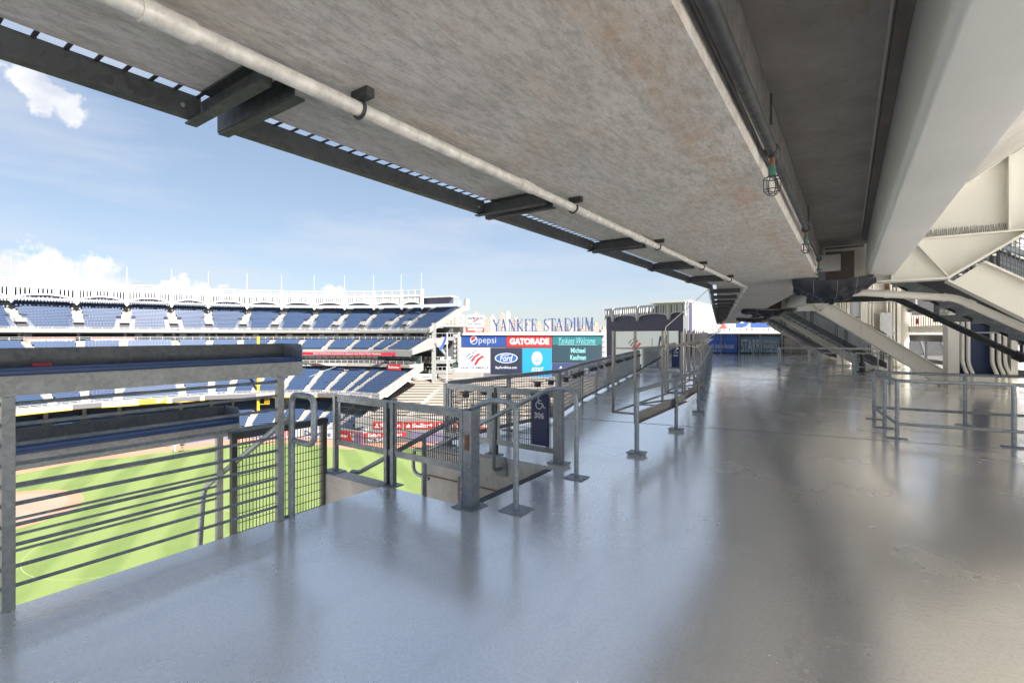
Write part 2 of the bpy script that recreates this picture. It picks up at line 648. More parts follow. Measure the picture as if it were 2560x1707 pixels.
class Frame:
    """a flat face in the place: origin at lower left, r along it, u up it, n out of it"""

    def __init__(s, o, r, u=(0, 0, 1)):
        s.o, s.r, s.u = Vector(o), Vector(r).normalized(), Vector(u).normalized()
        s.n = s.r.cross(s.u).normalized()

    def p(s, x, y, d=0.):
        return s.o + s.r * x + s.u * y + s.n * d

    def rect(s, mb, x0, y0, x1, y1, d0=0., d1=.05):
        mb.hexa([s.p(x0, y0, d1), s.p(x1, y0, d1), s.p(x1, y0, d0), s.p(x0, y0, d0)],
                [s.p(x0, y1, d1), s.p(x1, y1, d1), s.p(x1, y1, d0), s.p(x0, y1, d0)])
        return mb

    def text(s, mb, txt, x0, y0, x1, y1, d=.08, bold=0., shear=0.):
        vs, fs = text_mesh(txt, bold, shear)
        mb.add([s.p(x0 + (x1 - x0) * a, y0 + (y1 - y0) * b, d) for a, b in vs], fs)
        return mb

    def poly(s, mb, pts, d=.08):
        mb.add([s.p(x, y, d) for x, y in pts], [tuple(range(len(pts)))])
        return mb

    def ellipse(s, mb, cx, cy, rx, ry, d=.08, n=28, a0=0., a1=2 * math.pi, rin=0.):
        if rin:
            P, Q = [], []
            for i in range(n + 1):
                a = a0 + (a1 - a0) * i / n
                P.append(s.p(cx + rx * math.cos(a), cy + ry * math.sin(a), d))
                Q.append(s.p(cx + rx * rin * math.cos(a), cy + ry * rin * math.sin(a), d))
            mb.strip(P, Q)
        else:
            s.poly(mb, [(cx + rx * math.cos(a0 + (a1 - a0) * i / n), cy + ry * math.sin(a0 + (a1 - a0) * i / n)) for i in range(n)], d)
        return mb

    def line(s, mb, pts, w, d=.08):
        for (ax, ay), (bx, by) in zip(pts[:-1], pts[1:]):
            L = math.hypot(bx - ax, by - ay) or 1e-6
            nx, ny = -(by - ay) / L * w / 2, (bx - ax) / L * w / 2
            s.poly(mb, [(ax + nx, ay + ny), (ax - nx, ay - ny), (bx - nx, by - ny), (bx + nx, by + ny)], d)
        return mb


def wire_panel(fr, x0, y0, x1, y1, sx, sy, r=.0022):
    """woven wire panel lying in a face"""
    mb = MB()
    n = max(2, int(round((x1 - x0) / sx)))
    for i in range(n + 1):
        x = x0 + (x1 - x0) * i / n
        mb.beam(fr.p(x, y0), fr.p(x, y1), 2 * r, 2 * r, fr.n)
    m = max(2, int(round((y1 - y0) / sy)))
    for j in range(m + 1):
        y = y0 + (y1 - y0) * j / m
        mb.beam(fr.p(x0, y, r * 2), fr.p(x1, y, r * 2), 2 * r, 2 * r, fr.n)
    return mb


# frame of the bent-off part of the concourse
A2 = R(11.6)
U2 = Vector((-math.sin(A2), math.cos(A2), 0))
N2 = Vector((math.cos(A2), math.sin(A2), 0))
KNEE = Vector((1.38, 10.8, 0))
BAY = 11.43


def s2(x, y, z=0.):
    """point of the second concourse part: x across, y along, from the first bent's line"""
    return Vector((0, 10.8, 0)) + N2 * x + U2 * y + UP * z


# ------------------------------------------------------------------ terrace floor
mb = MB()
tops = [[(-4.66, -9), (16, -9), (16, 3.96), (-4.66, 3.96)],
        [(-3.34, 3.96), (16, 3.96), (16, 5.86), (-3.34, 5.86)],
        [(-5.6, 5.86), (16, 5.86), (16, 9.2), (-5.32, 9.2)],
        [(-5.32, 9.2), (16, 9.2), (16, 60), (-16.7, 60), (-6.15, 11.86)]]
for p in tops:
    mb.add([(x, y, 0) for x, y in p], [tuple(range(len(p)))])
for a, b in [((-4.66, -9), (-4.66, 3.96)), ((-4.66, 3.96), (-3.34, 3.96)), ((-3.34, 3.96), (-3.34, 5.86)), ((-3.34, 5.86), (-5.6, 5.86)),
             ((-5.6, 5.86), (-5.32, 9.2)), ((-5.32, 9.2), (-6.15, 11.86)), ((-6.15, 11.86), (-16.7, 60)), ((16, -9), (16, 60)), ((-4.66, -9), (16, -9)), ((-16.7, 60), (16, 60))]:
    mb.add([(*a, 0), (*b, 0), (*b, -.3), (*a, -.3)], [(0, 1, 2, 3)])
mb.add([(-4.66, -9, -.3), (16, -9, -.3), (16, 60, -.3), (-16.7, 60, -.3), (-6.15, 11.86, -.3), (-5.32, 9.2, -.3), (-5.6, 5.86, -.3), (-3.34, 5.86, -.3), (-3.34, 3.96, -.3), (-4.66, 3.96, -.3)], [tuple(range(10))])
floor = structure(mb.build('terrace_floor', 'wet_floor'))
mb = MB()
for x0, x1, y in ((-5.3, 9.0, -.30),):
    a, b = s2(x0, y, .004), s2(x1, y, .004)
    mb.beam(a, b, .022, .002)
mb.build('joint_seal', 'joint', floor)
mb = MB()
for yy in (BAY, BAY * 2, BAY * 3):
    mb.beam(s2(-8.0, yy, .004), s2(9.0, yy, .004), .02, .002)
mb.build('joint_seal', 'joint', floor)
# lower walkway beside the slab and the platform in front of it
mb = MB()
mb.box((-6.55, -9, -1.25), (-4.68, 3.86, -1.0))
structure(mb.build('lower_walkway', 'raw_concrete'))

# ------------------------------------------------------------------ stairwell down to the lower seats
st = thing('vomitory_stair', 'concrete stairwell dropping from the wet terrace beside the 306 sign', 'stairs', (-4.6, 4.9, -2.6))
for i in range(14):
    x1 = -3.36 - .27 * i
    MB().box((x1 - .30, 4.10, -3.3), (x1, 5.72, -.26 - .19 * i)).build('tread', 'raw_concrete', st)
MB().box((-5.79, 3.86, -2.8), (-4.665, 4.09, -.004)).build('curb_wall', 'raw_concrete', st, bevel=.012)
MB().box((-4.665, 3.965, -2.8), (-3.345, 4.09, -.31)).build('side_wall', 'raw_concrete', st)
MB().box((-5.82, 5.73, -2.8), (-3.345, 5.855, -.012)).build('side_wall', 'raw_concrete', st)
MB().box((-5.8, 5.715, -.47), (-3.36, 5.728, -.455)).build('ledge', 'rust', st)
MB().box((-3.40, 4.12, -.075), (-3.30, 5.70, .004)).build('nosing', 'dark_steel', st)

# ------------------------------------------------------------------ drink rails
BARZ = [1.38, 1.24, 1.105, .97, .83, .70, .56, .425, .28, .15]


def drink_rail(root, X, y0, y1, zt, posts, foot, bars):
    """counter rail: X = front line, zt = counter top"""
    cuts = [y0, posts[0] + .06 if y0 < posts[0] + .06 else y0, y1]
    mb = MB()
    mb.box((X - .055, y0, zt - .182), (X - .045, y1, zt - .045))
    mb.box((X - .045, y0, zt - .182), (X + .01, y1, zt - .174))
    mb.box((X - .045, y0, zt - .052), (X + .01, y1, zt - .045))
    mb.box((X + .004, y0, zt - .174), (X + .010, y1, zt - .052))
    mb.build('front_channel', 'galv_fascia', root)
    seam = posts[0] + .38
    for a, b in ((y0, seam - .004), (seam + .004, y1 - .012)):
        MB().box((X - .33, a, zt - .045), (X + .035, b, zt)).build('counter_pad', 'navy_cushion', root, smooth=True, bevel=.012)
    MB().box((X - .342, y0, zt - .05), (X - .334, y1, zt + .135)).build('back_plate', 'galv_mid', root)
    pl = [(X - .33, y1 - .008, zt - .05), (X + .01, y1 - .008, zt - .05), (X + .01, y1 - .008, zt + .09), (X - .005, y1 - .008, zt + .12), (X - .035, y1 - .008, zt + .135), (X - .33, y1 - .008, zt + .135)]
    MB().prism(pl, (0, .008, 0)).build('end_plate', 'galv', root)
    for y in posts:
        MB().box((X - .06, y - .033, foot), (X + .0, y + .033, zt - .184)).build('post', 'galv_fascia', root, bevel=.004)
    for z in bars:
        MB().tube([(X - .03, y0, z), (X - .03, posts[-1], z)], .0135, 8).build('bar', 'galv', root, True)


dr = thing('drink_rail', 'tall galvanized drink rail with navy counter at the slab edge', 'railing', (-4.62, 1.7, 0))
drink_rail(dr, -4.60, -3.0, 2.84, 1.615, [-1.05, .73, 2.62], 0.0, BARZ)
MB().box((-4.94, .90, 1.616), (-4.88, 1.0, 1.632)).build('label_tab', 'logo_red', dr)
dr2 = thing('drink_rail', 'lower drink rail with navy counter seen through the bars of the taller one', 'railing', (-6.0, 1.0, -1))
drink_rail(dr2, -6.0, -3.0, 2.89, .832, [-1.0, .76, 2.68], -1.0, [.50, .36, .22, .08, -.06, -.20])

# handrail with a loop end beside the drink rail
hr = thing('loop_handrail', 'round galvanized handrail with a loop end sloping down behind the bars', 'handrail', (-4.6, 2.72, -1))
MB().tube(bend([(-4.60, 2.73, -.15), (-4.60, 2.73, 1.245), (-4.22, 2.73, 1.245), (-4.22, 2.73, .78), (-4.60, 2.73, .78)], .10, 6), .030, 12).build('loop', 'galv_tube', hr, True)
MB().tube(bend([(-4.60, 2.73, 1.03), (-6.55, 2.73, -.06), (-6.68, 2.73, -1.0)], .15, 6), .030, 12).build('grip_rail', 'galv_tube', hr, True)
MB().box((-4.66, 2.66, -.10), (-4.655, 2.80, .02)).build('fixing_plate', 'galv', hr)

# low dark mesh guard on the lower walkway
lg = thing('mesh_guard', 'low dark wire mesh guard standing between loop handrail and concrete curb', 'railing', (-5.72, 3.2, -1))
for y in (2.70, 3.85):
    MB().box((-5.76, y - .03, -1.0), (-5.70, y + .03, .70)).build('post', 'fence_steel', lg)
MB().box((-5.78, 2.66, .66), (-5.69, 3.89, .735)).build('top_rail', 'fence_steel', lg)
fr = Frame((-5.73, 2.72, -.95), (0, 1, 0))
wire_panel(fr, 0, 0, 1.11, 1.60, .040, .11, .0036).build('wire_mesh', 'wire', lg, stuff=True)


# ------------------------------------------------------------------ stair guards
def bolt_row(root, pts, n):
    for p in pts:
        p = Vector(p)
        MB().tube([p, p + Vector(n) * .007], .009, 8).build('bolt', 'galv_light', root)


def guard(root, P, z0, z1, dense=True):
    """framed mesh guard along the points P (plan), panel between z0 and z1"""
    for k, (a, b) in enumerate(zip(P[:-1], P[1:])):
        a, b = Vector((*a, 0)), Vector((*b, 0))
        d = (b - a).normalized()
        L = (b - a).length
        n = Vector((d.y, -d.x, 0))
        mb = MB()
        mb.beam(a + UP * (z1 - .045), b + UP * (z1 - .045), .012, .085)
        mb.beam(a + UP * (z1 - .003) + n * .0, b + UP * (z1 - .003), .075, .010)
        mb.build('top_rail', 'galv', root)
        MB().beam(a + UP * z0, b + UP * z0, .012, .075).build('bottom_rail', 'galv', root)
        fr_ = Frame(a + n * -.012, d)
        wire_panel(fr_, .07, z0 + .03, L - .07, z1 - .06, .033, .085, .0033).build('wire_mesh', 'wire', root, stuff=True)
        for q in (.10, L - .10):
            MB().beam(a + d * q + UP * z0, a + d * q + UP * (z1 - .09), .045, .010, n).build('panel_stile', 'galv', root)
            bolt_row(root, [a + d * q + UP * z + n * .006 for z in (z0 + .05, (z0 + z1) / 2, z1 - .05)], n)


ng = thing('stair_guard', 'galvanized mesh guard with rusty tall post at the near side of the stairwell', 'railing', (-4.5, 4.02, 0))
guard(ng, [(-5.70, 4.0), (-4.60, 4.0), (-3.36, 4.0)], .40, 1.03)
for x, w in ((-5.69, .05), (-4.66, .05), (-4.545, .05)):
    MB().box((x - w / 2, 3.975, .0 if x < -5 else .012), (x + w / 2, 4.035, 1.02)).build('post', 'galv', ng)
MB().box((-4.628, 4.005, .012), (-4.575, 4.03, 1.02)).build('post', 'galv_dark', ng)
mb = MB()
mb.box((-3.40, 3.93, .012), (-3.375, 4.07, 1.04))
mb.box((-3.375, 3.935, .012), (-3.27, 3.955, 1.035))
mb.box((-3.27, 3.93, .012), (-3.255, 4.07, 1.04))
mb.box((-3.375, 4.05, .012), (-3.27, 4.068, 1.035))
pst = mb.build('post', 'galv', ng)
MB().box((-3.345, 3.927, .62), (-3.29, 3.934, .79)).build('weld_patch', 'rust', pst)
MB().box((-3.352, 3.9265, .788), (-3.283, 3.933, .795)).build('weld_line', 'galv_light', pst)
for x0, x1, y0, y1 in ((-5.83, -5.55, 3.90, 4.08), (-4.74, -4.46, 3.92, 4.10), (-3.47, -3.19, 3.86, 4.14)):
    MB().box((x0, y0, .0), (x1, y1, .014)).build('base_plate', 'galv_light', ng, bevel=.003)
bolt_row(ng, [(-3.44, 3.90, .014), (-3.22, 3.90, .014), (-3.22, 4.10, .014), (-3.44, 4.10, .014)], (0, 0, 1))

fg = thing('stair_guard', 'galvanized mesh guard on the far side of the stairwell holding a 306 sign', 'railing', (-4.4, 5.92, 0))
guard(fg, [(-5.46, 5.93), (-4.47, 5.93), (-3.40, 5.93)], .20, 1.04)
for x, w, m in ((-5.47, .06, 'galv'), (-4.52, .05, 'galv'), (-4.43, .05, 'galv_dark')):
    MB().box((x - w / 2, 5.92, .012), (x + w / 2, 5.97, 1.03)).build('post', m, fg)
MB().box((-3.40, 5.90, .05), (-3.27, 6.0, 1.06)).build('post', 'galv_light', fg, bevel=.004)
mb = MB().box((-3.48, 5.86, .03), (-3.20, 6.06, .05))
mb.build('base_plate', 'galv_light', fg)
MB().box((-3.47, 5.87, 0), (-3.21, 6.05, .03)).build('grout_pad', 'raw_concrete', fg)
MB().box((-4.60, 5.88, 0), (-4.34, 6.02, .014)).build('base_plate', 'galv_light', fg)


def wheelchair(fr, mb, x, y, s, d):
    """seated figure in a wheelchair, drawn as flat print; s = height"""
    fr.ellipse(mb, x + .34 * s, y + .90 * s, .095 * s, .095 * s, d, 14)
    fr.line(mb, [(x + .33 * s, y + .80 * s), (x + .35 * s, y + .42 * s), (x + .66 * s, y + .42 * s), (x + .80 * s, y + .12 * s), (x + .92 * s, y + .16 * s)], .085 * s, d)
    fr.line(mb, [(x + .35 * s, y + .64 * s), (x + .60 * s, y + .60 * s)], .07 * s, d)
    fr.ellipse(mb, x + .40 * s, y + .30 * s, .30 * s, .30 * s, d, 26, R(110), R(372), .76)


def number_sign(fr, w, h, label, txt='306', chair=True, cat='sign'):
    sg = fr.rect(MB(), 0, 0, w, h, 0, .004).build('number_sign', 'navy', None)
    tag(sg, label, cat)
    mb = MB()
    if chair:
        wheelchair(fr, mb, w * .20, h - .30 * .74, .20 * w / .27, .0055)
        fr.text(mb, txt, w * .20, h - .355, w * .80, h - .265, .0055, .03)
    else:
        fr.text(mb, txt, w * .16, h - .26, w * .86, h - .12, .0055, .03)
    mb.build('printed_number', 'print_white', sg)
    return sg


number_sign(Frame((-3.765, 5.905, .26), (1, 0, 0)), .275, .735, 'navy wheelchair and 306 sign on the guard beyond the stairwell')
number_sign(Frame((-5.0, 5.712, -1.15), (1, 0, 0)), .33, .78, 'navy 306 sign low on the concrete stairwell wall', chair=False)

# handrails down the stairwell
h1 = thing('stair_handrail', 'round handrail at the near side of the stairwell arching to the floor', 'handrail', (-2.86, 4.19, 0))
MB().tube(bend([(-2.86, 4.19, .012), (-2.86, 4.19, 1.13), (-3.22, 4.19, 1.13), (-5.45, 4.19, -.03), (-5.62, 4.19, -.03), (-5.62, 4.19, -.20)], .13, 7), .0305, 12).build('grip_rail', 'galv_tube', h1, True)
MB().box((-3.0, 4.06, 0), (-2.72, 4.33, .013)).build('base_plate', 'galv_light', h1, bevel=.003)
MB().tube([(-4.20, 4.19, .60), (-4.20, 4.19, -.9)], .025, 10).build('post', 'galv', h1, True)
h2 = thing('stair_handrail', 'round handrail at the far side of the stairwell crossing the 306 sign', 'handrail', (-2.87, 5.58, 0))
MB().tube(bend([(-2.87, 5.58, .012), (-2.87, 5.58, 1.13), (-3.24, 5.58, 1.13), (-5.55, 5.58, -.02), (-5.85, 5.58, -.02), (-5.85, 5.58, -.42), (-5.5, 5.58, -.46)], .13, 7), .0305, 12).build('grip_rail', 'galv_tube', h2, True)
MB().box((-3.0, 5.46, 0), (-2.74, 5.70, .013)).build('base_plate', 'galv_light', h2, bevel=.003)
MB().tube(bend([(-4.20, 5.58, .62), (-4.20, 5.58, -.12), (-4.17, 5.72, -.12)], .06, 5), .025, 10).build('post', 'galv', h2, True)
MB().box((-4.26, 5.705, -.22), (-4.06, 5.722, .06)).build('wall_plate', 'galv', h2, bevel=.003)
MB().tube([(-5.25, 5.58, -.16), (-5.25, 5.72, -.24)], .02, 8).build('wall_bracket', 'galv', h2)

for root_, cx_, cy_ in ((h1, -2.86, 4.195), (h2, -2.87, 5.58)):
    bolt_row(root_, [(cx_ + i * .10, cy_ + j * .09, .013) for i in (-1, 1) for j in (-1, 1)], (0, 0, 1))

# ------------------------------------------------------------------ slab edge guard with cup holders
EDGE = [(-5.46, 5.98), (-5.36, 7.6), (-5.22, 9.3), (-5.95, 11.90), (-6.36, 13.7), (-6.80, 15.6), (-7.22, 17.5), (-7.66, 19.5), (-8.08, 21.4), (-8.46, 23.2)]


def edge_guard(root, P, holders):
    hold_no = 0
    for k, (a, b) in enumerate(zip(P[:-1], P[1:])):
        a, b = Vector((*a, 0)), Vector((*b, 0))
        d = (b - a).normalized()
        L = (b - a).length
        n = Vector((d.y, -d.x, 0))
        mb = MB()
        mb.beam(a + UP * 1.03, b + UP * 1.03, .014, .075)
        mb.beam(a + UP * 1.065, b + UP * 1.065, .08, .012)
        mb.build('top_rail', 'galv_light', root)
        MB().beam(a + UP * .10, b + UP * .10, .014, .07).build('bottom_rail', 'galv', root)
        fr_ = Frame(a + n * -.02, d)
        wire_panel(fr_, .04, .10, L - .04, 1.0, .055, .105, .0042).build('wire_mesh', 'mesh_grey', root, stuff=True)
        if holders:
            q = .35
            while q < L - .1:
                if hold_no % 4 != 3:
                    c_ = a + d * q + n * .085 + UP * .82
                    mb = MB()
                    mb.tube([c_ - UP * .05, c_ + UP * .05], .062, 10)
                    mb.beam(c_ + UP * .046 - n * .085, c_ + UP * .046 + n * .085, .16, .018)
                    mb.build('cup_holder', 'cup_black', root)
                hold_no += 1
                q += .47
    for i, p in enumerate(P):
        w = .10 if i in (0, 2) else .055
        MB().box((p[0] - w / 2, p[1] - w / 2, .012), (p[0] + w / 2, p[1] + w / 2, 1.0)).build('post', 'galv', root)
        MB().box((p[0] - .12, p[1] - .08, 0), (p[0] + .12, p[1] + .08, .014)).build('base_plate', 'galv_light', root)


eg = thing('edge_guard', 'long mesh guard with navy cup holders along the bright slab edge', 'railing', (-6, 12, 0))
edge_guard(eg, EDGE, True)
eg2 = thing('cross_guard', 'distant mesh guard crossing the terrace with a small 308 sign', 'railing', (-7.8, 24, 0))
guard(eg2, [(-8.55, 23.9), (-7.7, 24.1), (-6.75, 24.3)], .18, 1.08)
for x, y in ((-8.55, 23.93), (-7.7, 24.13), (-6.75, 24.33)):
    MB().box((x - .05, y - .04, 0), (x + .05, y + .04, 1.09)).build('post', 'galv_light', eg2)
number_sign(Frame((-7.16, 24.17, .22), (math.cos(.2), math.sin(.2), 0)), .36, .88, 'small navy wheelchair sign on the distant cross guard', '308')
st2 = thing('stair_curb', 'low concrete curb below the distant cross guard', 'curb', (-7.6, 23.2, 0))
mb = MB().beam((-8.5, 23.0, .05), (-6.7, 23.4, .05), .18, .10)
mb.build('curb_stone', 'raw_concrete', st2)
MB().tube(bend([(-8.2, 21.9, .03), (-6.6, 24.6, 1.45), (-6.3, 25.0, 1.75)], .2), .03, 8).build('sloping_bar', 'galv_dark', st2, True)
eg3 = thing('edge_guard', 'far stretch of mesh guard beyond the cross guard', 'railing', (-10, 32, 0))
edge_guard(eg3, [(-9.0, 25.2), (-9.5, 28.0), (-10.1, 31.0), (-10.7, 34.0), (-11.4, 37.0), (-12.0, 40.0), (-12.8, 43.5), (-13.6, 47.2)], False)

# ------------------------------------------------------------------ handrail along the back of the platform
ih = thing('platform_handrail', 'long round handrail on footed posts along the terrace centre', 'handrail', (-2.65, 7.16, 0))
IH = [(-2.65, 7.16), (-2.69, 9.37), (-2.86, 11.75)]
for k in range(1, 17):
    IH.append((-2.86 - .2033 * 2.2 * k, 11.75 + .979 * 2.2 * k))
MB().tube(bend([(-2.65, 7.16, .05), (-2.65, 7.16, .985)] + [(-2.65, 7.30, .985)] + [(x, y, .985) for x, y in IH[1:]], .07, 4), .036, 12).build('grip_rail', 'galv_tube', ih, True)
for i, (x, y) in enumerate(IH):
    if i:
        MB().tube([(x, y, .01), (x, y, .97)], .035, 10).build('post', 'galv', ih, True)
    MB().box((x - .13, y - .11, .035), (x + .13, y + .11, .05)).build('base_plate', 'galv_light', ih)
    MB().box((x - .115, y - .095, 0), (x + .115, y + .095, .035)).build('grout_pad', 'raw_concrete', ih)

# ------------------------------------------------------------------ stainless counter frames tied to that handrail


def counter_frame(root):
    """local: x across (0 = handrail side, negative towards the field), y along"""
    LOC[root.name] = Vector((0, 0, 0))
    tr = MB()
    tr.box((-.06, .06, .47), (-.052, 3.05, .625))
    tr.box((-.06, .06, .462), (.0, 3.05, .47))
    tr.box((-.06, .06, .625), (-.02, 3.05, .632))
    tr.build('tray_front', 'stainless', root)
    for z in (.462,):
        pass
    MB().box((-.41, .02, .605), (-.02, .05, .635)).build('cross_bar', 'stainless', root)
    MB().box((-.41, 3.0, .605), (-.06, 3.03, .635)).build('cross_bar', 'stainless', root)
    MB().box((-.41, .05, .605), (-.38, 3.0, .635)).build('back_bar', 'stainless', root)
    MB().beam((-.38, 1.05, .618), (-.06, 1.95, .618), .03, .025).build('brace', 'stainless', root)
    MB().beam((-.38, 1.05, .615), (-.08, 1.15, .615), .03, .02).build('brace', 'stainless', root)
    for x, y in ((-.39, .04), (-.05, .09), (-.05, 1.48), (-.39, 2.95), (-.05, 2.98)):
        p = MB().box((x - .017, y - .017, .62), (x + .017, y + .017, 1.90)).build('upright', 'stainless', root)
        MB().tube([(x, y, 1.90), (x, y, 1.965)], .010, 8).build('stud', 'dark_steel', p)
    MB().box((-.395, .03, 1.615), (-.05, .055, 1.64)).build('cross_bar', 'stainless', root)
    MB().box((-.075, .06, 1.612), (-.045, 2.98, 1.642)).build('front_bar', 'stainless', root)


cf = thing('counter_frame', 'stainless counter frame of uprights nearest the terrace, tied with rope', 'frame', (0, 0, 0), 'stainless counter frames tied to the handrail')
counter_frame(cf)
FR_LABEL = ['second stainless counter frame along the handrail', 'third stainless counter frame along the handrail', 'fourth stainless counter frame along the handrail',
            'fifth stainless counter frame along the handrail', 'sixth stainless counter frame along the handrail', 'most distant stainless counter frame along the handrail']
frames = [cf] + [copy_tree(cf) for _ in FR_LABEL]
for o, lb in zip(frames[1:], FR_LABEL):
    o['label'] = lb
spots = [((-2.66, 7.16), 0.008), ((-2.80, 10.32), R(5.0))]
for k in range(5):
    y = 13.5 + 3.2 * k
    spots.append(((-2.98 - .2053 * (y - 11.75), y), A2))
for o, ((x, y), a) in zip(frames, spots):
    o.location = (x, y, 0)
    o.rotation_euler = (0, 0, a)

rp = thing('tie_rope', 'white rope knotted round the stainless frames and stretched up to the roof edge', 'rope', (-2.71, 8.65, 1.6))
k0 = Vector((-2.71, 8.66, 1.63))
for j in range(3):
    q = Vector((0, .018 * j, .012 * j - .01))
    MB().tube([k0 + q + Vector((math.cos(a) * .045, math.sin(a * 1.0) * .012, math.sin(a) * .045)) for a in [i * .7 for i in range(10)]], .009, 6).build('knot_turn', 'rope', rp, True)
MB().tube([k0, k0 + Vector((-.02, .2, .35)), V(-2.30, 10.2, 2.74)], .009, 6).build('strand', 'rope', rp, True)
pts = [k0]
for o in spots[1:]:
    x, y = o[0]
    pts += [V(x - .05, y + .1, 1.62), V(x - .06, y + 1.2, 1.55), V(x - .06 - .1, y + 2.2, 1.60)]
MB().tube(pts, .011, 6).build('strand', 'rope', rp, True)
pts = [V(-3.05, 12.3, 1.62), V(-3.0, 12.6, 1.35), V(-3.1, 13.0, 1.05), V(-3.2, 13.4, 1.02)]
MB().tube(pts, .009, 6).build('strand', 'rope', rp, True)
for x, y in ((-3.45, 14.6), (-3.9, 16.6), (-4.4, 18.4)):
    MB().tube([(x, y, 1.62), (x + .3, y + .9, 1.95), (x + .35, y + 1.4, 2.3)], .008, 5).build('strand', 'rope', rp, True)

# ------------------------------------------------------------------ queue barriers on the right


def barrier(root, P, posts, z=1.02, lo=.26, r=.034):
    MB().tube(bend([(*p, z) for p in P], .09, 4), r * .92, 10).build('top_rail', 'galv_tube', root, True)
    MB().tube(bend([(*p, lo) for p in P], .04, 3), r * .8, 10).build('low_rail', 'galv_tube', root, True)
    for x, y in posts:
        MB().tube([(x, y, .01), (x, y, z - .01)], r, 10).build('post', 'galv_tube', root, True)
        MB().box((x - .15, y - .07, 0), (x + .15, y + .07, .014)).build('base_plate', 'galv', root)
        if y < 14:
            bolt_row(root, [(x - .11, y, .014), (x + .11, y, .014)], (0, 0, 1))


b1 = thing('queue_barrier', 'grey tube barrier bending round at the near right of the floor', 'barrier', (2, 11, 0))
barrier(b1, [(.60, 12.0), (.72, 10.93), (6.5, 11.75)], [(.60, 12.0), (.72, 10.93), (2.23, 11.15), (4.2, 11.42)])
b2 = thing('queue_barrier', 'grey tube barrier just behind the near right one', 'barrier', (2, 13, 0))
barrier(b2, [(.58, 12.06), (.47, 13.12), (6.5, 13.8)], [(.47, 13.12), (1.96, 13.30), (4.0, 13.5)])
b3 = thing('queue_barrier', 'narrow tube barrier with rounded top left of the cream raker foot', 'barrier', (-.4, 22.3, 0))
barrier(b3, [(-.93, 22.9), (-.87, 22.2), (.16, 22.45)], [(-.93, 22.9), (-.87, 22.2), (.16, 22.45)], 1.12)
b4 = thing('queue_barrier', 'tube barrier with rounded end next to the cream raker foot', 'barrier', (.8, 22.6, 0))
barrier(b4, [(.25, 22.6), (1.3, 22.75), (1.33, 23.4)], [(.25, 22.6), (1.28, 22.72), (1.33, 23.4)], 1.12)
b5 = thing('queue_barrier', 'middle distance tube barrier with three posts before the grey stair screens', 'barrier', (-1.6, 29, 0))
barrier(b5, [(-3.0, 28.9), (-2.82, 28.0), (1.2, 28.9), (1.25, 30.4), (-3.0, 29.6)], [(-3.0, 28.9), (-2.82, 28.0), (-1.6, 28.3), (-.2, 28.6), (1.25, 30.4), (-1.6, 29.8)], 1.12)
b6 = thing('queue_barrier', 'distant tube barrier before the lettered blue banner', 'barrier', (-4.8, 45, 0))
barrier(b6, [(-6.4, 44.2), (-6.3, 43.4), (-2.6, 44.2), (-2.5, 45.6)], [(-6.4, 44.2), (-6.3, 43.4), (-5.0, 43.7), (-3.7, 44.0), (-2.5, 45.6)], 1.12)

sp_ = thing('standpipe', 'dark short standpipe with flanged foot on the wet floor', 'pipe', (.58, 28.9, 0))
MB().tube([(.58, 28.9, 0), (.58, 28.9, .04)], .24, 14).build('flange', 'dark_steel', sp_, True)
MB().tube([(.58, 28.9, .04), (.58, 28.9, .45), (.58, 28.9, .46), (.58, 28.9, .85)], [.13, .13, .08, .08], 12).build('riser', 'galv_dark', sp_, True)
MB().tube([(.58, 28.9, .82), (.2, 28.85, .98)], .06, 8).build('elbow', 'galv_dark', sp_, True)

# ------------------------------------------------------------------ roof over the terrace: the upper deck's underside
TM = math.tan(A2 / 2)


def roof_plan(x, y):
    return Vector((x, y, 0))


def slab2(mb, x0, x1, y1, z0, z1, y0=None):
    """slab of the bent-off part, mitred to the first part"""
    a = [s2(x0, -x0 * TM if y0 is None else y0, 0), s2(x1, -x1 * TM if y0 is None else y0, 0), s2(x1, y1, 0), s2(x0, y1, 0)]
    mb.hexa([p + UP * z0 for p in a], [p + UP * z1 for p in a])


def slab1(mb, x0, x1, z0, z1, yb=-9.0):
    a = [V(x0, yb, 0), V(x1, yb, 0), V(x1, 10.8 + x1 * TM, 0), V(x0, 10.8 + x0 * TM, 0)]
    mb.hexa([p + UP * z0 for p in a], [p + UP * z1 for p in a])


END2 = 41.0
mb = MB()
slab1(mb, -2.22, -.44, 2.86, 3.9)
rf = structure(mb.build('ceiling_slab', 'soffit_concrete'))
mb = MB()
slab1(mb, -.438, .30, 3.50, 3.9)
mb.build('recess_slab', 'soffit_dark', rf)
mb = MB()
slab2(mb, -2.22, -.44, END2, 2.861, 3.9)
rf2 = structure(mb.build('ceiling_slab', 'soffit_concrete'))
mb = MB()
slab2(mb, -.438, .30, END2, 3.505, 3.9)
mb.build('recess_slab', 'soffit_dark', rf2)
# sloping tiers of the upper deck, seen from below
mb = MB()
a = [V(.66, -9, 3.66), V(24, -9, 19.83), V(24, 13.3, 19.83), V(.66, 10.9, 3.66)]  # both parts: outer end lengthened out of view to keep sun off the floor
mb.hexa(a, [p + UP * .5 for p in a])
ud = structure(mb.build('upper_deck_underside', 'soffit_dark'))
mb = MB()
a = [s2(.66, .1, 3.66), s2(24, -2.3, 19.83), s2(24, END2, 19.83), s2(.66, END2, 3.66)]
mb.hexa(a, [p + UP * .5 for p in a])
structure(mb.build('upper_deck_underside', 'soffit_dark'))

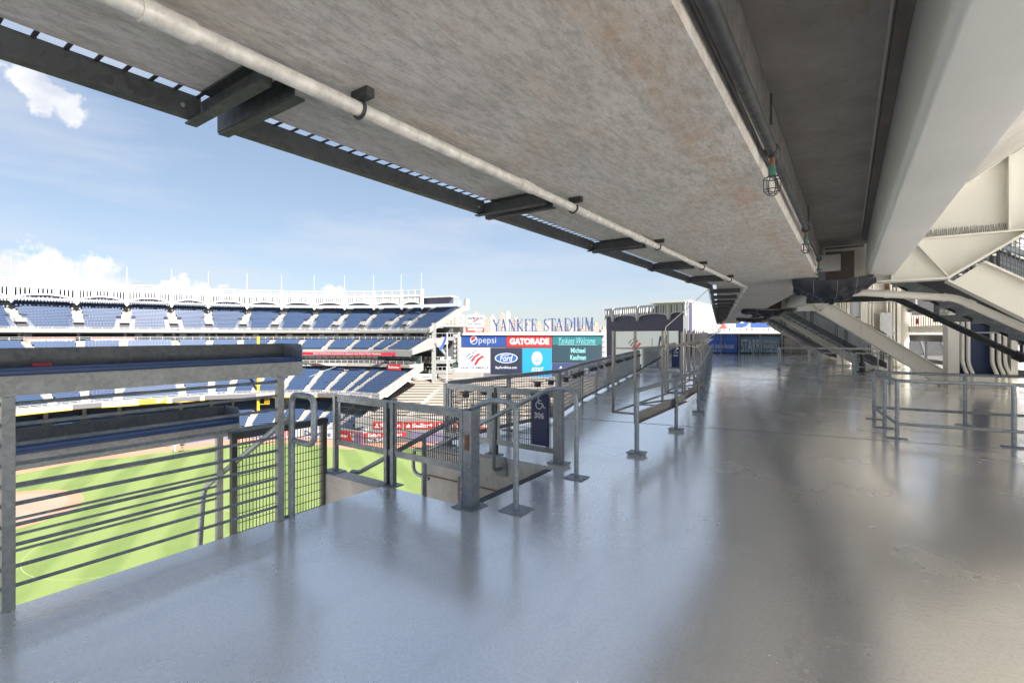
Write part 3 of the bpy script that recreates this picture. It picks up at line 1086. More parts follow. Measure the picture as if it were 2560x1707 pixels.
# unseen parapet added on the slab to keep sun off the terrace edge
mb = MB()
slab1(mb, -2.20, -2.05, 3.902, 5.55)
tag(mb.build('sun_block_parapet', 'white_paint'), 'added unseen parapet blocking sun above the near roof edge', 'parapet')
mb = MB()
slab2(mb, -2.20, -2.05, END2, 3.902, 5.55)
tag(mb.build('sun_block_parapet', 'white_paint'), 'added unseen parapet blocking sun beyond the roof bend', 'parapet')

# steel edge channel
fa = thing('edge_channel', 'dark galvanized edge channel hung along the near roof edge', 'steel channel', (-2.3, 1, 2.78))
ye = 10.8 - 2.29 * TM
BR = [-.95, 1.0, 2.98, 4.93, 6.88, 8.83]
for a, b in zip([-9.0] + [y + .055 for y in BR], [y - .055 for y in BR] + [ye]):
    mb = MB()
    mb.box((-2.302, a, 2.775), (-2.292, b, 2.868))
    mb.box((-2.345, a, 2.775), (-2.302, b, 2.783))
    mb.box((-2.345, a, 2.860), (-2.302, b, 2.868))
    mb.build('channel', 'galv_dark', fa)
mb = MB()
y = -4.0
while y < ye:
    mb.box((-2.292, y - .007, 2.861), (-2.218, y + .007, 2.866))
    y += .085
mb.build('clips', 'galv_dark', fa, stuff=True)
for y in BR:
    for q, s in ((-.045, -1), (.045, 1)):
        b = MB()
        b.box((-2.36, y + q - .004, 2.768), (-1.745, y + q + .004, 2.857))
        b.box((-2.36, min(y + q, y + q + s * .045), 2.760), (-1.745, max(y + q, y + q + s * .045), 2.768))
        b.box((-2.21, min(y + q, y + q + s * .045), 2.850), (-1.745, max(y + q, y + q + s * .045), 2.858))
        b.build('bracket', 'galv_dark', fa)
        bolt_row(fa, [(-2.291, y + q * 2.8, 2.81)], (1, 0, 0))
fa2 = thing('edge_channel', 'dark galvanized edge channel of the roof beyond the bend', 'steel channel', s2(-2.3, 5, 2.78))
mb = MB()
for (x0, x1, z0, z1) in ((-2.302, -2.292, 2.775, 2.868), (-2.345, -2.302, 2.775, 2.783)):
    slab2(mb, x0, x1, END2, z0, z1)
mb.build('channel', 'galv_dark', fa2)
for k in range(20):
    yy = 1.2 + 1.95 * k
    b = MB()
    for q in (-.05, .05):
        b.beam(s2(-2.36, yy + q, 2.81), s2(-1.745, yy + q, 2.81), .05, .09)
    b.build('bracket', 'galv_dark', fa2)
# steel apron above the far roof edge
mb = MB()
a = [s2(-2.36, 8, 2.90), s2(-2.42, 8, 2.90), s2(-2.42, END2, 2.90), s2(-2.36, END2, 2.90)]
mb.hexa(a, [p + UP * 1.15 + N2 * -.25 for p in a])
ap = tag(mb.build('edge_screen', 'panel_grey'), 'pale grey screen standing on the far roof edge', 'screen')

# light pipe under the roof edge
pp = thing('drain_pipe', 'pale weathered pipe clamped under the near concrete soffit', 'pipe', (-1.67, 3, 2.78))
yk = 10.8 - 1.67 * TM
MB().tube([(-1.67, -4, 2.785), (-1.67, yk - .02, 2.785)], .030, 14).build('run', 'pipe_paint', pp, True)
for y in (.60, 2.55, 4.55, 6.5, 8.5):
    MB().tube([(-1.67, y - .07, 2.785), (-1.67, y + .07, 2.785)], .036, 14).build('coupling', 'pipe_paint', pp, True)
for y in (-.7, 1.29, 3.20, 5.13, 7.05, 8.95):
    MB().tube([(-1.67 + .036 * math.cos(a), y, 2.785 + .036 * math.sin(a)) for a in [R(150 + 24 * i) for i in range(11)]], .008, 6).build('clamp', 'dark_steel', pp, True)
    MB().box((-1.70, y - .02, 2.82), (-1.60, y + .02, 2.858)).build('clamp_block', 'dark_steel', pp)
pp2 = thing('drain_pipe', 'pale pipe under the soffit beyond the roof bend', 'pipe', s2(-1.67, 10, 2.78))
MB().tube([s2(-1.67, 1.67 * TM, 2.785), s2(-1.67, END2 - 1, 2.785)], .030, 10).build('run', 'pipe_paint', pp2, True)
for k in range(14):
    MB().tube([s2(-1.67, 1.5 + 1.95 * k, 2.785), s2(-1.67, 1.62 + 1.95 * k, 2.785)], .040, 10).build('coupling', 'galv_light', pp2)

# sprinkler main with caged heads
sm = thing('sprinkler_main', 'dark sprinkler pipe with green caged heads along the concrete beam', 'pipe', (-.36, 4, 2.9))


def spz(y):
    return 2.93 + (y - 1.6) * .0155


MB().tube([(-.375, -3, spz(-3)), (-.375, 3.28, spz(3.28))], .031, 14).build('run', 'galv_dark', sm, True)
MB().tube([(-.375, 3.28, spz(3.28)), (-.375, 6.2, spz(6.2))], .026, 14).build('run', 'galv_dark', sm, True)
MB().tube([(-.375, 6.2, spz(6.2)), (-.375, 9.3, spz(9.3))], .022, 12).build('run', 'galv_dark', sm, True)
for y in (3.3, 6.2, 9.15):
    z = spz(y)
    MB().tube([(-.375, y - .05, z), (-.375, y - .03, z), (-.375, y + .03, z), (-.375, y + .05, z)], [.036, .042, .042, .036], 14).build('coupling', 'galv_dark', sm, True)
    MB().tube([(-.375, y, z - .03), (-.375, y, z - .10)], .016, 10).build('nipple', 'rust', sm, True)
    h = MB().tube([(-.375, y, z - .09), (-.375, y, z - .155)], .021, 12).build('head', 'green_brass', sm, True)
    cg = MB()
    for k in range(6):
        a = k * math.pi / 3
        c_, s_ = math.cos(a), math.sin(a)
        cg.tube([(-.375 + .024 * c_, y + .024 * s_, z - .15), (-.375 + .046 * c_, y + .046 * s_, z - .165), (-.375 + .046 * c_, y + .046 * s_, z - .235), (-.375 + .025 * c_, y + .025 * s_, z - .262)], .0028, 5)
    for zz, rr_ in ((z - .165, .046), (z - .235, .046), (z - .262, .025)):
        cg.tube([(-.375 + rr_ * math.cos(i * math.pi / 6), y + rr_ * math.sin(i * math.pi / 6), zz) for i in range(13)], .0028, 5)
    cg.build('wire_cage', 'dark_steel', h, stuff=True)
for y in (.9, 2.86, 5.8, 8.7):
    MB().tube([(-.33, y, spz(y)), (-.33, y, spz(y) + .16)], .006, 6).build('hanger', 'dark_steel', sm)
MB().box((-.436, -3, 2.965), (-.425, 9.4, 2.985)).build('back_strip', 'concrete_grey', sm)

# main steel girder
gd = thing('box_girder', 'pale grey painted steel girder running overhead along the terrace', 'girder', (.46, 3, 2.86))
n = 8
prof = [(.27, 3.66), (.27, 2.90)] + [(.27 + .045 * (1 - math.cos(i * math.pi / 2 / n)), 2.905 - .045 * math.sin(i * math.pi / 2 / n)) for i in range(1, n + 1)] + [(.63, 2.86), (.655, 2.865), (.655, 3.66)]
mb = MB()
mb.prism([(x, -9, z) for x, z in prof], (0, 19.45, 0))
mb.build('box_section', 'girder_paint', gd, True)
MB().box((.175, -9, 3.485), (.19, 10.2, 3.498)).build('light_seam', 'white_paint', gd)
MB().box((.20, -9, 3.44), (.268, 10.2, 3.497)).build('packing', 'brown_col', gd)
gd2 = thing('box_girder', 'pale grey girder between the cream frames beyond the roof bend', 'girder', s2(.46, 5, 2.86))
mb = MB()
mb.prism([s2(x, .35, z) for x, z in prof], U2 * (END2 - 2))
mb.build('box_section', 'girder_paint', gd2, True)


# ------------------------------------------------------------------ cream steel bents
def make_bent(root):
    LOC[root.name] = Vector((0, 0, 0))
    P = [(.30, 2.79), (1.38, 2.79), (2.27, 3.42), (6.5, 6.42), (6.5, 8.0), (2.27, 4.78), (1.66, 4.34), (.70, 3.60), (.30, 3.48)]
    w = MB().prism([(x, -.02, z) for x, z in P], (0, .04, 0)).build('web_plate', 'cream', root)
    fl = MB()
    fl.beam((.20, 0, 2.775), (1.40, 0, 2.775), .34, .03)
    fl.build('bottom_flange', 'cream', root)
    MB().beam((1.36, 0, 2.775), (6.5, 0, 6.41), .34, .035).build('bottom_flange', 'cream', root)
    MB().beam((.66, 0, 3.59), (1.66, 0, 4.35), .32, .035).build('top_flange', 'cream', root)
    MB().beam((1.66, 0, 4.35), (6.5, 0, 8.01), .36, .04).build('top_flange', 'cream', root)
    MB().box((.90, -.17, 3.45), (2.75, .17, 3.475)).build('stiffener', 'cream', root)
    MB().box((2.07, -.17, 3.476), (2.10, .17, 4.64)).build('stiffener', 'cream', root)
    MB().box((3.9, -.17, 4.75), (3.93, .17, 5.95)).build('stiffener', 'cream', root)
    MB().beam((.93, 0, 3.45), (1.38, 0, 2.79), .30, .025).build('stiffener', 'cream', root)
    MB().box((.62, -.17, 2.79), (.645, .17, 3.5)).build('stiffener', 'cream', root)
    for q in (.12, .32, .52):
        MB().tube([(1.40 + q, -.10, 2.82 + q * .71), (1.40 + q, -.10, 2.85 + q * .71)], .022, 6).build('bolt', 'cream', root)
        MB().tube([(1.40 + q, -.10, 2.755 + q * .71), (1.40 + q, -.10, 2.73 + q * .71)], .022, 6).build('bolt', 'cream', root)
    # end connection left of the girder
    MB().box((-.34, -.14, 2.84), (.245, -.11, 3.44)).build('end_plate', 'brown_col', root)
    MB().box((-.36, -.2, 3.36), (.26, .1, 3.40)).build('cap_plate', 'cream', root)
    MB().box((.10, -.26, 2.82), (.255, -.235, 3.36)).build('splice_plate', 'cream', root)
    for k in range(5):
        MB().tube([(.18, -.235, 2.90 + k * .10), (.18, -.285, 2.90 + k * .10)], .024, 8).build('bolt', 'cream', root)
    # raker down to the column foot
    s = .72
    rz = lambda x: 2.71 - s * (x - 1.38)
    xf = 1.38 + 2.71 / s
    MB().prism([(1.42, -.015, rz(1.42) + .03), (xf, -.015, .02), (xf + .55, -.015, .02), (xf + .55, -.015, rz(xf + .55) + .60), (1.80, -.015, rz(1.80) + .60)], (0, .03, 0)).build('raker_web', 'cream', root)
    MB().beam((1.36, 0, rz(1.36) + .015), (xf, 0, .015), .36, .03).build('raker_flange', 'cream', root)
    MB().beam((1.80, 0, rz(1.80) + .60), (xf + .55, 0, rz(xf + .55) + .60), .36, .03).build('raker_flange', 'cream', root)
    sp = MB()
    rr_ = random.Random(3)
    x = .98
    while x < 2.06:
        for j in (-1, 1):
            sp.beam((x, -.10, 3.476), (x + rr_.uniform(-.02, .02), -.10 + j * .03, 3.60 + rr_.uniform(-.01, .01)), .003, .003)
        x += .022
    sp.build('bird_spikes', 'dark_steel', root, stuff=True)


be = thing('steel_bent', 'large cream steel frame with bird spikes near the tarpaulin', 'steel frame', (0, 0, 0), 'cream steel bents of the upper deck')
make_bent(be)
BL = ['cream steel frame whose sloping raker lands by the navy column', 'cream steel frame second beyond the navy column', 'most distant cream steel frame by the blue banners']
bents = [be] + [copy_tree(be) for _ in BL]
for o, lb in zip(bents[1:], BL):
    o['label'] = lb
be.location = (0, 10.8, 0)
for k, o in enumerate(bents[1:], 1):
    o.location = s2(0, BAY * k)
    o.rotation_euler = (0, 0, A2)

jb = MB().box((-.42, 10.42, 2.98), (-.10, 10.56, 3.28)).build('junction_box', 'box_grey', bevel=.006)
tag(jb, 'pale square junction box above the tarpaulin', 'box')


# ------------------------------------------------------------------ stairs to the upper deck
def make_stair(root):
    LOC[root.name] = Vector((0, 0, 0))
    s = .635
    zb = lambda x: 3.56 - s * x
    x0, x1 = .15, 5.50
    y0, y1 = 1.45, 3.65
    MB().hexa([(x0, y0 + .1, zb(x0) + .05), (x1, y0 + .1, zb(x1) + .05), (x1, y1 - .1, zb(x1) + .05), (x0, y1 - .1, zb(x0) + .05)],
              [(x0, y0 + .1, zb(x0) + .09), (x1, y0 + .1, zb(x1) + .09), (x1, y1 - .1, zb(x1) + .09), (x0, y1 - .1, zb(x0) + .09)]).build('soffit_pan', 'soffit', root)
    for y in (y0, y1):
        MB().hexa([(x0, y - .04, zb(x0)), (x1, y - .04, zb(x1)), (x1, y + .04, zb(x1)), (x0, y + .04, zb(x0))],
                  [(x0, y - .04, zb(x0) + .30), (x1, y - .04, zb(x1) + .30), (x1, y + .04, zb(x1) + .30), (x0, y + .04, zb(x0) + .30)]).build('stringer', 'dark_steel', root)
    k = 0
    x = x1 - .25
    while x > x0:
        MB().box((x - .26, y0 + .05, zb(x) + .10), (x, y1 - .05, zb(x) + .24)).build('tread', 'soffit', root)
        x -= .275
    for y in (y0 - .05, y1 + .05):
        mb = MB()
        r_ = .0062
        x = x0
        while x < x1 - .1:                                        # screen wires, upright
            mb.beam((x, y, zb(x) + .30), (x, y, zb(x) + 1.75), r_ * 2, r_ * 2, (0, 1, 0))
            x += .055
        for j in range(14):
            h_ = .34 + j * .105
            mb.beam((x0, y, zb(x0) + h_), (x1 - .1, y, zb(x1 - .1) + h_), r_ * 2, r_ * 2, (0, 1, 0))
        mb.build('wire_screen', 'mesh_grey', root, stuff=True)
        if y > y1:
            MB().hexa([(x0, y + .10, zb(x0) + .3), (x1 - .1, y + .10, zb(x1 - .1) + .3), (x1 - .1, y + .12, zb(x1 - .1) + .3), (x0, y + .12, zb(x0) + .3)],
                      [(x0, y + .10, zb(x0) + 1.72), (x1 - .1, y + .10, zb(x1 - .1) + 1.72), (x1 - .1, y + .12, zb(x1 - .1) + 1.72), (x0, y + .12, zb(x0) + 1.72)]).build('side_sheet', 'panel_grey', root)
        for xx in (.6, 2.2, 3.75, 5.3):
            for q in (-.04, .04):
                MB().box((xx + q - .02, y - .03, zb(xx) + .1), (xx + q + .02, y + .03, zb(xx) + 1.80)).build('screen_post', 'dark_steel', root)
        MB().beam((x0, y, zb(x0) + 1.76), (x1, y, zb(x1) + 1.76), .05, .05).build('screen_rail', 'dark_steel', root)
        MB().tube([(x0, y + .09, zb(x0) + 1.22), (x1, y + .09, zb(x1) + 1.22)], .024, 8).build('grip_rail', 'galv_dark', root)


sa = thing('access_stair', 'steel stair to the upper deck whose grey underside shows above the floor', 'stairs', (0, 0, 0), 'stairs between the cream bents')
make_stair(sa)
SL = ['steel stair with grey mesh screens seen below the nearer sloping raker', 'most distant mesh screened stair beside the blue banners']
stairs = [sa] + [copy_tree(sa) for _ in SL]
for o, lb in zip(stairs[1:], SL):
    o['label'] = lb
sa.location = (0, 10.8, 0)
for k, o in enumerate(stairs[1:], 1):
    o.location = s2(.25, BAY * k + 6.95)
    o.rotation_euler = (0, 0, A2)

# pipes under the near stair
dp = thing('fire_main', 'dark sprinkler main sloping down below the near stair', 'pipe', (2, 15, 0))
MB().tube(bend([(-.9, 15.0, 2.73), (.95, 15.0, 2.73), (5.2, 15.0, 0.0)], .12, 5), .072, 12).build('run', 'galv_dark', dp, True)
MB().tube([(3.0, 15.0, 1.41), (3.16, 15.0, 1.31)], .105, 12).build('coupling', 'dark_steel', dp, True)
MB().tube([(3.12, 15.0, 1.36), (3.12, 15.0, 1.62)], .035, 8).build('head', 'dark_steel', dp)
cp = thing('leader_pipe', 'cream drain pipe bending below the near cream bent', 'pipe', (1, 11.1, 2))
MB().tube(bend([(-.1, 11.12, 2.66), (1.52, 11.12, 2.465), (5.4, 11.12, -.42 + .42)], .10, 5), .064, 14).build('run', 'cream', cp, True)
for a, b in (((.55, 11.12, 2.583), (.63, 11.12, 2.573)), ((1.36, 11.12, 2.485), (1.40, 11.12, 2.480)), ((1.66, 11.12, 2.38), (1.74, 11.12, 2.33))):
    MB().tube([a, b], .074, 14).build('collar', 'cream', cp, True)
MB().box((.56, 11.05, 2.66), (.62, 11.19, 2.76)).build('strap', 'rust', cp)


# ------------------------------------------------------------------ tarpaulins slung under the roof joints
def tarp(name, label, f, w, sag):
    nu, nv = 44, 22
    rr_ = random.Random(len(label))
    ph = [rr_.uniform(0, 6) for _ in range(6)]
    vs, fs = [], []
    for i in range(nu + 1):
        u = i / nu
        for j in range(nv + 1):
            v = j / nv
            prof_ = math.sin(math.pi * v) ** .35 if 0 < v < 1 else 0
            s_ = sag * (.66 + .34 * math.sin(math.pi / 2 * min(1, u / .55))) * (1 if u < .6 else 1 - .92 * ((u - .6) / .4) ** 1.8)
            wr = .030 * math.sin(9 * u + 9 * v + ph[0]) + .026 * math.sin(19 * u - 14 * v + ph[1]) + .016 * math.sin(43 * u + 21 * v + ph[2])
            z = 2.845 - .06 * math.sin(math.pi * u) ** 2 - s_ * prof_ * .86 + wr * prof_
            vs.append(f(-.5 * w + u * w + .03 * math.sin(5 * v + u * 4), -.36 + .72 * v, z))
    for i in range(nu):
        for j in range(nv):
            k = i * (nv + 1) + j
            fs.append((k, k + 1, k + nv + 2, k + nv + 1))
    o = tag(MB().add(vs, fs).build(name, 'tarp', smooth=True), label, 'tarpaulin')
    for q in (11, 24, 35):
        mb = MB()
        P = [vs[q * (nv + 1) + j] for j in range(0, nv // 2 + 2)]
        d_ = (vs[(q + 1) * (nv + 1)] - vs[q * (nv + 1)]).normalized() * .0016
        dn = (vs[1] - vs[0]).normalized() * -.004 + UP * -.004
        mb.strip([v_ - d_ + dn for v_ in P], [v_ + d_ + dn for v_ in P])
        mb.build('seam', 'panel_grey', o)
    return o


tarp('tarpaulin', 'black tarpaulin slung under the near roof joint', lambda x, y, z: V(-.22 + x, 10.45 + y, z), 1.22, .40)
tarp('tarpaulin', 'smaller black tarpaulin under the roof joint farther along', lambda x, y, z: s2(-.35 + x, BAY - .4 + y, z), 1.9, .27)
tarp('tarpaulin', 'black tarpaulin under the most distant roof joint', lambda x, y, z: s2(-.25 + x, 2 * BAY - .4 + y, z), 1.8, .25)


# ------------------------------------------------------------------ columns at the raker feet
def make_column(root, box=True):
    LOC[root.name] = Vector((0, 0, 0))
    MB().box((5.28, -.22, 0), (5.60, .22, 6.5)).build('shaft', 'cream', root, bevel=.006)
    MB().box((5.605, -.25, 0), (7.15, .42, .44)).build('plinth', 'cream', root, bevel=.008)
    MB().box((5.61, .14, .445), (7.1, .20, 6.5)).build('navy_panel', 'navy_wall', root)
    MB().box((6.98, -.20, .44), (7.15, .13, 6.5)).build('flange', 'cream', root)
    for x in (5.72, 5.88, 6.52, 6.70, 6.86):
        MB().tube(bend([(x + .09, -.26, .03), (x + .09, -.26, .42), (x, -.10, .80), (x, -.10, 6.3)], .2, 4), .058, 10).build('conduit', 'cream', root, True)
    MB().box((5.62, -.175, 1.88), (6.97, -.165, 1.92)).build('strut', 'white_steel', root)
    MB().box((5.62, -.175, 3.6), (6.97, -.165, 3.64)).build('strut', 'white_steel', root)


c1 = thing('steel_column', 'cream column with conduits and a navy painted panel at the raker foot', 'column', (0, 0, 0), 'columns at the raker feet')
make_column(c1)
c2 = copy_tree(c1)
c2['label'] = 'cream column with conduits behind the mesh screened stair'
c3 = copy_tree(c1)
c3['label'] = 'most distant cream column with conduits'
for o in (c2, c3):
    for ch in o.children:
        if ch.name.startswith('navy_panel'):
            ch.name = 'web_panel'
            ch.data = ch.data.copy()
            ch.data.materials[0] = MATS['cream']
for k, o in enumerate((c1, c2, c3), 1):
    o.location = s2(0, BAY * k)
    o.rotation_euler = (0, 0, A2)
fr = Frame(s2(6.02, BAY + .13, 2.75), N2)
em = MB()                                                   # white interlaced emblem on the navy panel
fr.line(em, [(.02, .55), (.20, .30), (.38, .55)], .085, .006)
fr.line(em, [(.20, .30), (.20, .0)], .09, .006)
fr.line(em, [(-.02, .10), (.05, .40), (.35, .08), (.42, .40)], .075, .006)
emb = tag(em.build('wall_emblem', 'print_white'), 'white interlaced emblem on the navy column panel', 'emblem')

eb = MB()
eb.hexa([s2(6.15, 2 * BAY - .35, 1.75), s2(6.72, 2 * BAY - .35, 1.75), s2(6.72, 2 * BAY - .15, 1.75), s2(6.15, 2 * BAY - .15, 1.75)],
        [s2(6.15, 2 * BAY - .35, 3.05), s2(6.72, 2 * BAY - .35, 3.05), s2(6.72, 2 * BAY - .15, 3.05), s2(6.15, 2 * BAY - .15, 3.05)])
tag(eb.build('electrical_cabinet', 'box_grey', bevel=.01), 'grey electrical cabinet on the distant cream column', 'cabinet')
# ------------------------------------------------------------------ outer side of the concourse
og = thing('outer_fence', 'dark mesh fence with heavy top channel at the outer edge', 'fence', s2(9, 26, 0))
fr = Frame(s2(9.0, 13, 0), U2)
fr.rect(MB(), 0, 1.42, 34, 1.78, -.05, .05).build('top_channel', 'dark_steel', og)
fr.rect(MB(), 0, .18, 34, .40, -.05, .05).build('low_channel', 'dark_steel', og)
wire_panel(fr, 0, .4, 34, 1.42, .10, .10, .004).build('wire_mesh', 'wire', og, stuff=True)
for x in range(0, 35, 3):
    fr.rect(MB(), x - .05, 0, x + .05, 1.42, -.04, .04).build('post', 'dark_steel', og)
    MB().beam(fr.p(x + .1, .2, .1), fr.p(x + 1.2, 1.5, .1), .12, .10).build('brace', 'dark_steel', og)
ob = thing('spandrel_beam', 'cream steel beam above the outer fence', 'beam', s2(9.2, 26, 2))
fr.rect(MB(), 0, 1.95, 34, 2.32, -.35, -.15).build('web', 'cream', ob)
for x in (6.5, 13.5, 20.5, 27.5):
    p = fr.p(x, 0, -.6)
    oc = thing('outer_column', 'cream outer column ' + {6.5: 'nearest the navy counter', 13.5: 'with a red notice', 20.5: 'beyond the red notice', 27.5: 'most distant behind the fence'}[x], 'column', p)
    MB().tube([p, p + UP * 6.4], .22, 16).build('shaft', 'cream', oc, True)
    MB().tube([p, p + UP * .05], .36, 16).build('base_plate', 'cream', oc)
wp = thing('panel_wall', 'pale grey metal wall panels high over the outer fence', 'wall', s2(9.3, 26, 3.4))
for k in range(6, 17):
    fr.rect(MB(), k * 2 + .02, 3.35, k * 2 + 1.98, 5.2, -.5, -.42).build('panel', 'panel_grey', wp)
fr.rect(MB(), 12, 3.18, 34, 3.34, -.5, -.3).build('edge_angle', 'brown_col', wp)
fr2 = Frame(s2(9.0 - .05, 26.0, 2.45), U2)
rs = fr2.rect(MB(), 0, 0, .55, .35, 0, .01).build('red_notice', 'red_sign')
tag(rs, 'small red notice beside the outer column', 'sign')
mb = MB()
for k in range(3):
    fr2.rect(mb, .06, .07 + .09 * k, .49, .10 + .09 * k, .011, .013)
mb.build('printed_lines', 'print_white', rs)
nc = thing('concession_counter', 'low navy counter with pale top beyond the navy column', 'counter', s2(8.6, 10, 0))
mb = MB()
a = [s2(8.4, 4), s2(9.0, 4), s2(9.0, 12.4), s2(8.4, 12.4)]
mb.hexa([p + UP * .02 for p in a], [p + UP * 1.05 for p in a])
mb.build('front', 'navy_wall', nc)
a = [s2(8.33, 3.9), s2(9.05, 3.9), s2(9.05, 12.5), s2(8.33, 12.5)]
MB().hexa([p + UP * 1.053 for p in a], [p + UP * 1.10 for p in a]).build('counter_top', 'white_paint', nc)
bw = MB()
a = [s2(9.4, 3), s2(9.6, 3), s2(9.6, 12.8), s2(9.4, 12.8)]
bw.hexa([p + UP * 1.3 for p in a], [p + UP * 2.3 for p in a])
bw.build('back_shelf', 'brown_col', nc)
uf = thing('landing_fence', 'dark wire fence of an upper landing against the sky', 'fence', s2(6, 8, 2.8))
fr = Frame(s2(3.6, 7.2, 2.45), N2)
wire_panel(fr, 0, 0, 6, 2.8, .11, .11, .006).build('wire_mesh', 'wire', uf, stuff=True)
for x in (.05, .55, .75, 2.2, 4, 6):
    fr.rect(MB(), x - .05, -.2, x + .05, 3.0, -.05, .05).build('post', 'fence_steel', uf)
fr.rect(MB(), 0, -.25, 6, -.05, -.08, .08).build('low_channel', 'fence_steel', uf)
MB().beam(fr.p(.2, 2.5, .1), fr.p(6, -.6, .1), .10, .10).build('grip_rail', 'galv', uf)

# far end wall with banners
D = Vector((9.5, 3.1, 0)).normalized()
fr = Frame((-13, 48.6, 0), D)
fw = thing('end_wall', 'low end wall of the terrace carrying blue banners', 'wall', (-6, 51, 0))
fr.rect(MB(), 0, .0, 24, 1.80, -.25, -.05).build('panel', 'galv_dark', fw)
fr.rect(MB(), 0, 1.80, 24, 1.90, -.3, .0).build('coping', 'concrete_grey', fw)
for x in (3.15, 4.72, 6.52, 8.35, 10, 12):
    fr.rect(MB(), x - .05, 0, x + .05, 1.9, .16, .24).build('post', 'galv', fw)
fr.rect(MB(), 0, 1.32, 16, 1.36, .16, .22).build('rail', 'galv', fw)
fr.rect(MB(), 0, 0, 24, .08, -.049, .02).build('kerb', 'dark_steel', fw)
bn = fr.rect(MB(), .9, .10, 4.60, 1.74, -.04, .0).build('banner', 'banner_blue')
tag(bn, 'bright blue welcome banner on the end wall', 'banner')
mb = MB()
fr.text(mb, 'Welcome to Inside Access', .95, .46, 4.32, .98, .012, .02)
fr.text(mb, 'with the', 2.3, .16, 3.3, .38, .012, .02)
mb.build('printed_words', 'print_white', bn)
bn2 = fr.rect(MB(), 4.86, .10, 8.25, 1.60, -.04, .0).build('banner', 'banner_teal')
tag(bn2, 'slate blue banner with tall white letters on the end wall', 'banner')
mb = MB()
fr.text(mb, 'STARR', 4.95, .14, 6.55, 1.36, .012)
fr.text(mb, 'INSURANCE', 6.85, .98, 8.15, 1.28, .012)
fr.text(mb, 'INSURANCE &', 6.85, .48, 8.2, .86, .012)
fr.rect(mb, 6.68, .16, 6.72, 1.36, .010, .012)
fr.text(mb, 'COMPANIES', 6.85, .14, 8.15, .36, .012)
mb.build('printed_words', 'print_white', bn2)
ew = fr.rect(MB(), 8.6, .10, 15, 1.5, -.04, .0).build('hoarding', 'concrete_light')
tag(ew, 'beige hoarding beside the lettered banner', 'hoarding')

# ------------------------------------------------------------------ the ball park beyond


def cw(cx, cy, z=0.):
    """point given by its metres right of and in front of the terrace's viewing spot"""
    return FWD * cy + RGT * cx + UP * z


ROW = [(-114.5, 72), (-112, 82), (-108.5, 91.5), (-104, 100.2), (-97.9, 108.6), (-90.6, 113.6), (-83.7, 118.7), (-78.0, 124.0), (-70.1, 127.8), (-62.1, 130.2),
       (-53.8, 131.5), (-45.7, 132), (-37.6, 131.5), (-29.6, 129.6), (-23.7, 127.2), (-15.8, 122.8)]
PIER = [cw(*p) for p in ROW]
NORM = []
for i in range(len(PIER)):
    d_ = (PIER[min(i + 1, len(PIER) - 1)] - PIER[max(i - 1, 0)]).normalized()
    NORM.append(Vector((d_.y, -d_.x, 0)))
NB = len(PIER) - 1


def sp(i, s, o, z=0.):
    """stand point: bay i, share s along it, o metres towards the field"""
    if s > 1 and i < NB - 1:
        i, s = i + 1, s - 1
    return PIER[i].lerp(PIER[i + 1], s) + (NORM[i].lerp(NORM[i + 1], s)) * o + UP * z


def line(o, z):
    return [PIER[i] + NORM[i] * o + UP * z for i in range(NB + 1)]


def sweep(root, name, mat, prof_):
    """closed profile of (o, z) points carried along the whole stand"""
    mb = MB()
    n = len(prof_)
    vs = [p for o, z in prof_ for p in line(o, z)]
    m = NB + 1
    fs = []
    for k in range(n):
        a, b = k * m, ((k + 1) % n) * m
        for i in range(NB):
            fs.append((a + i, a + i + 1, b + i + 1, b + i))
    fs.append(tuple(k * m for k in range(n)))
    fs.append(tuple(k * m + NB for k in reversed(range(n))))
    return mb.add(vs, fs).build(name, mat, root)


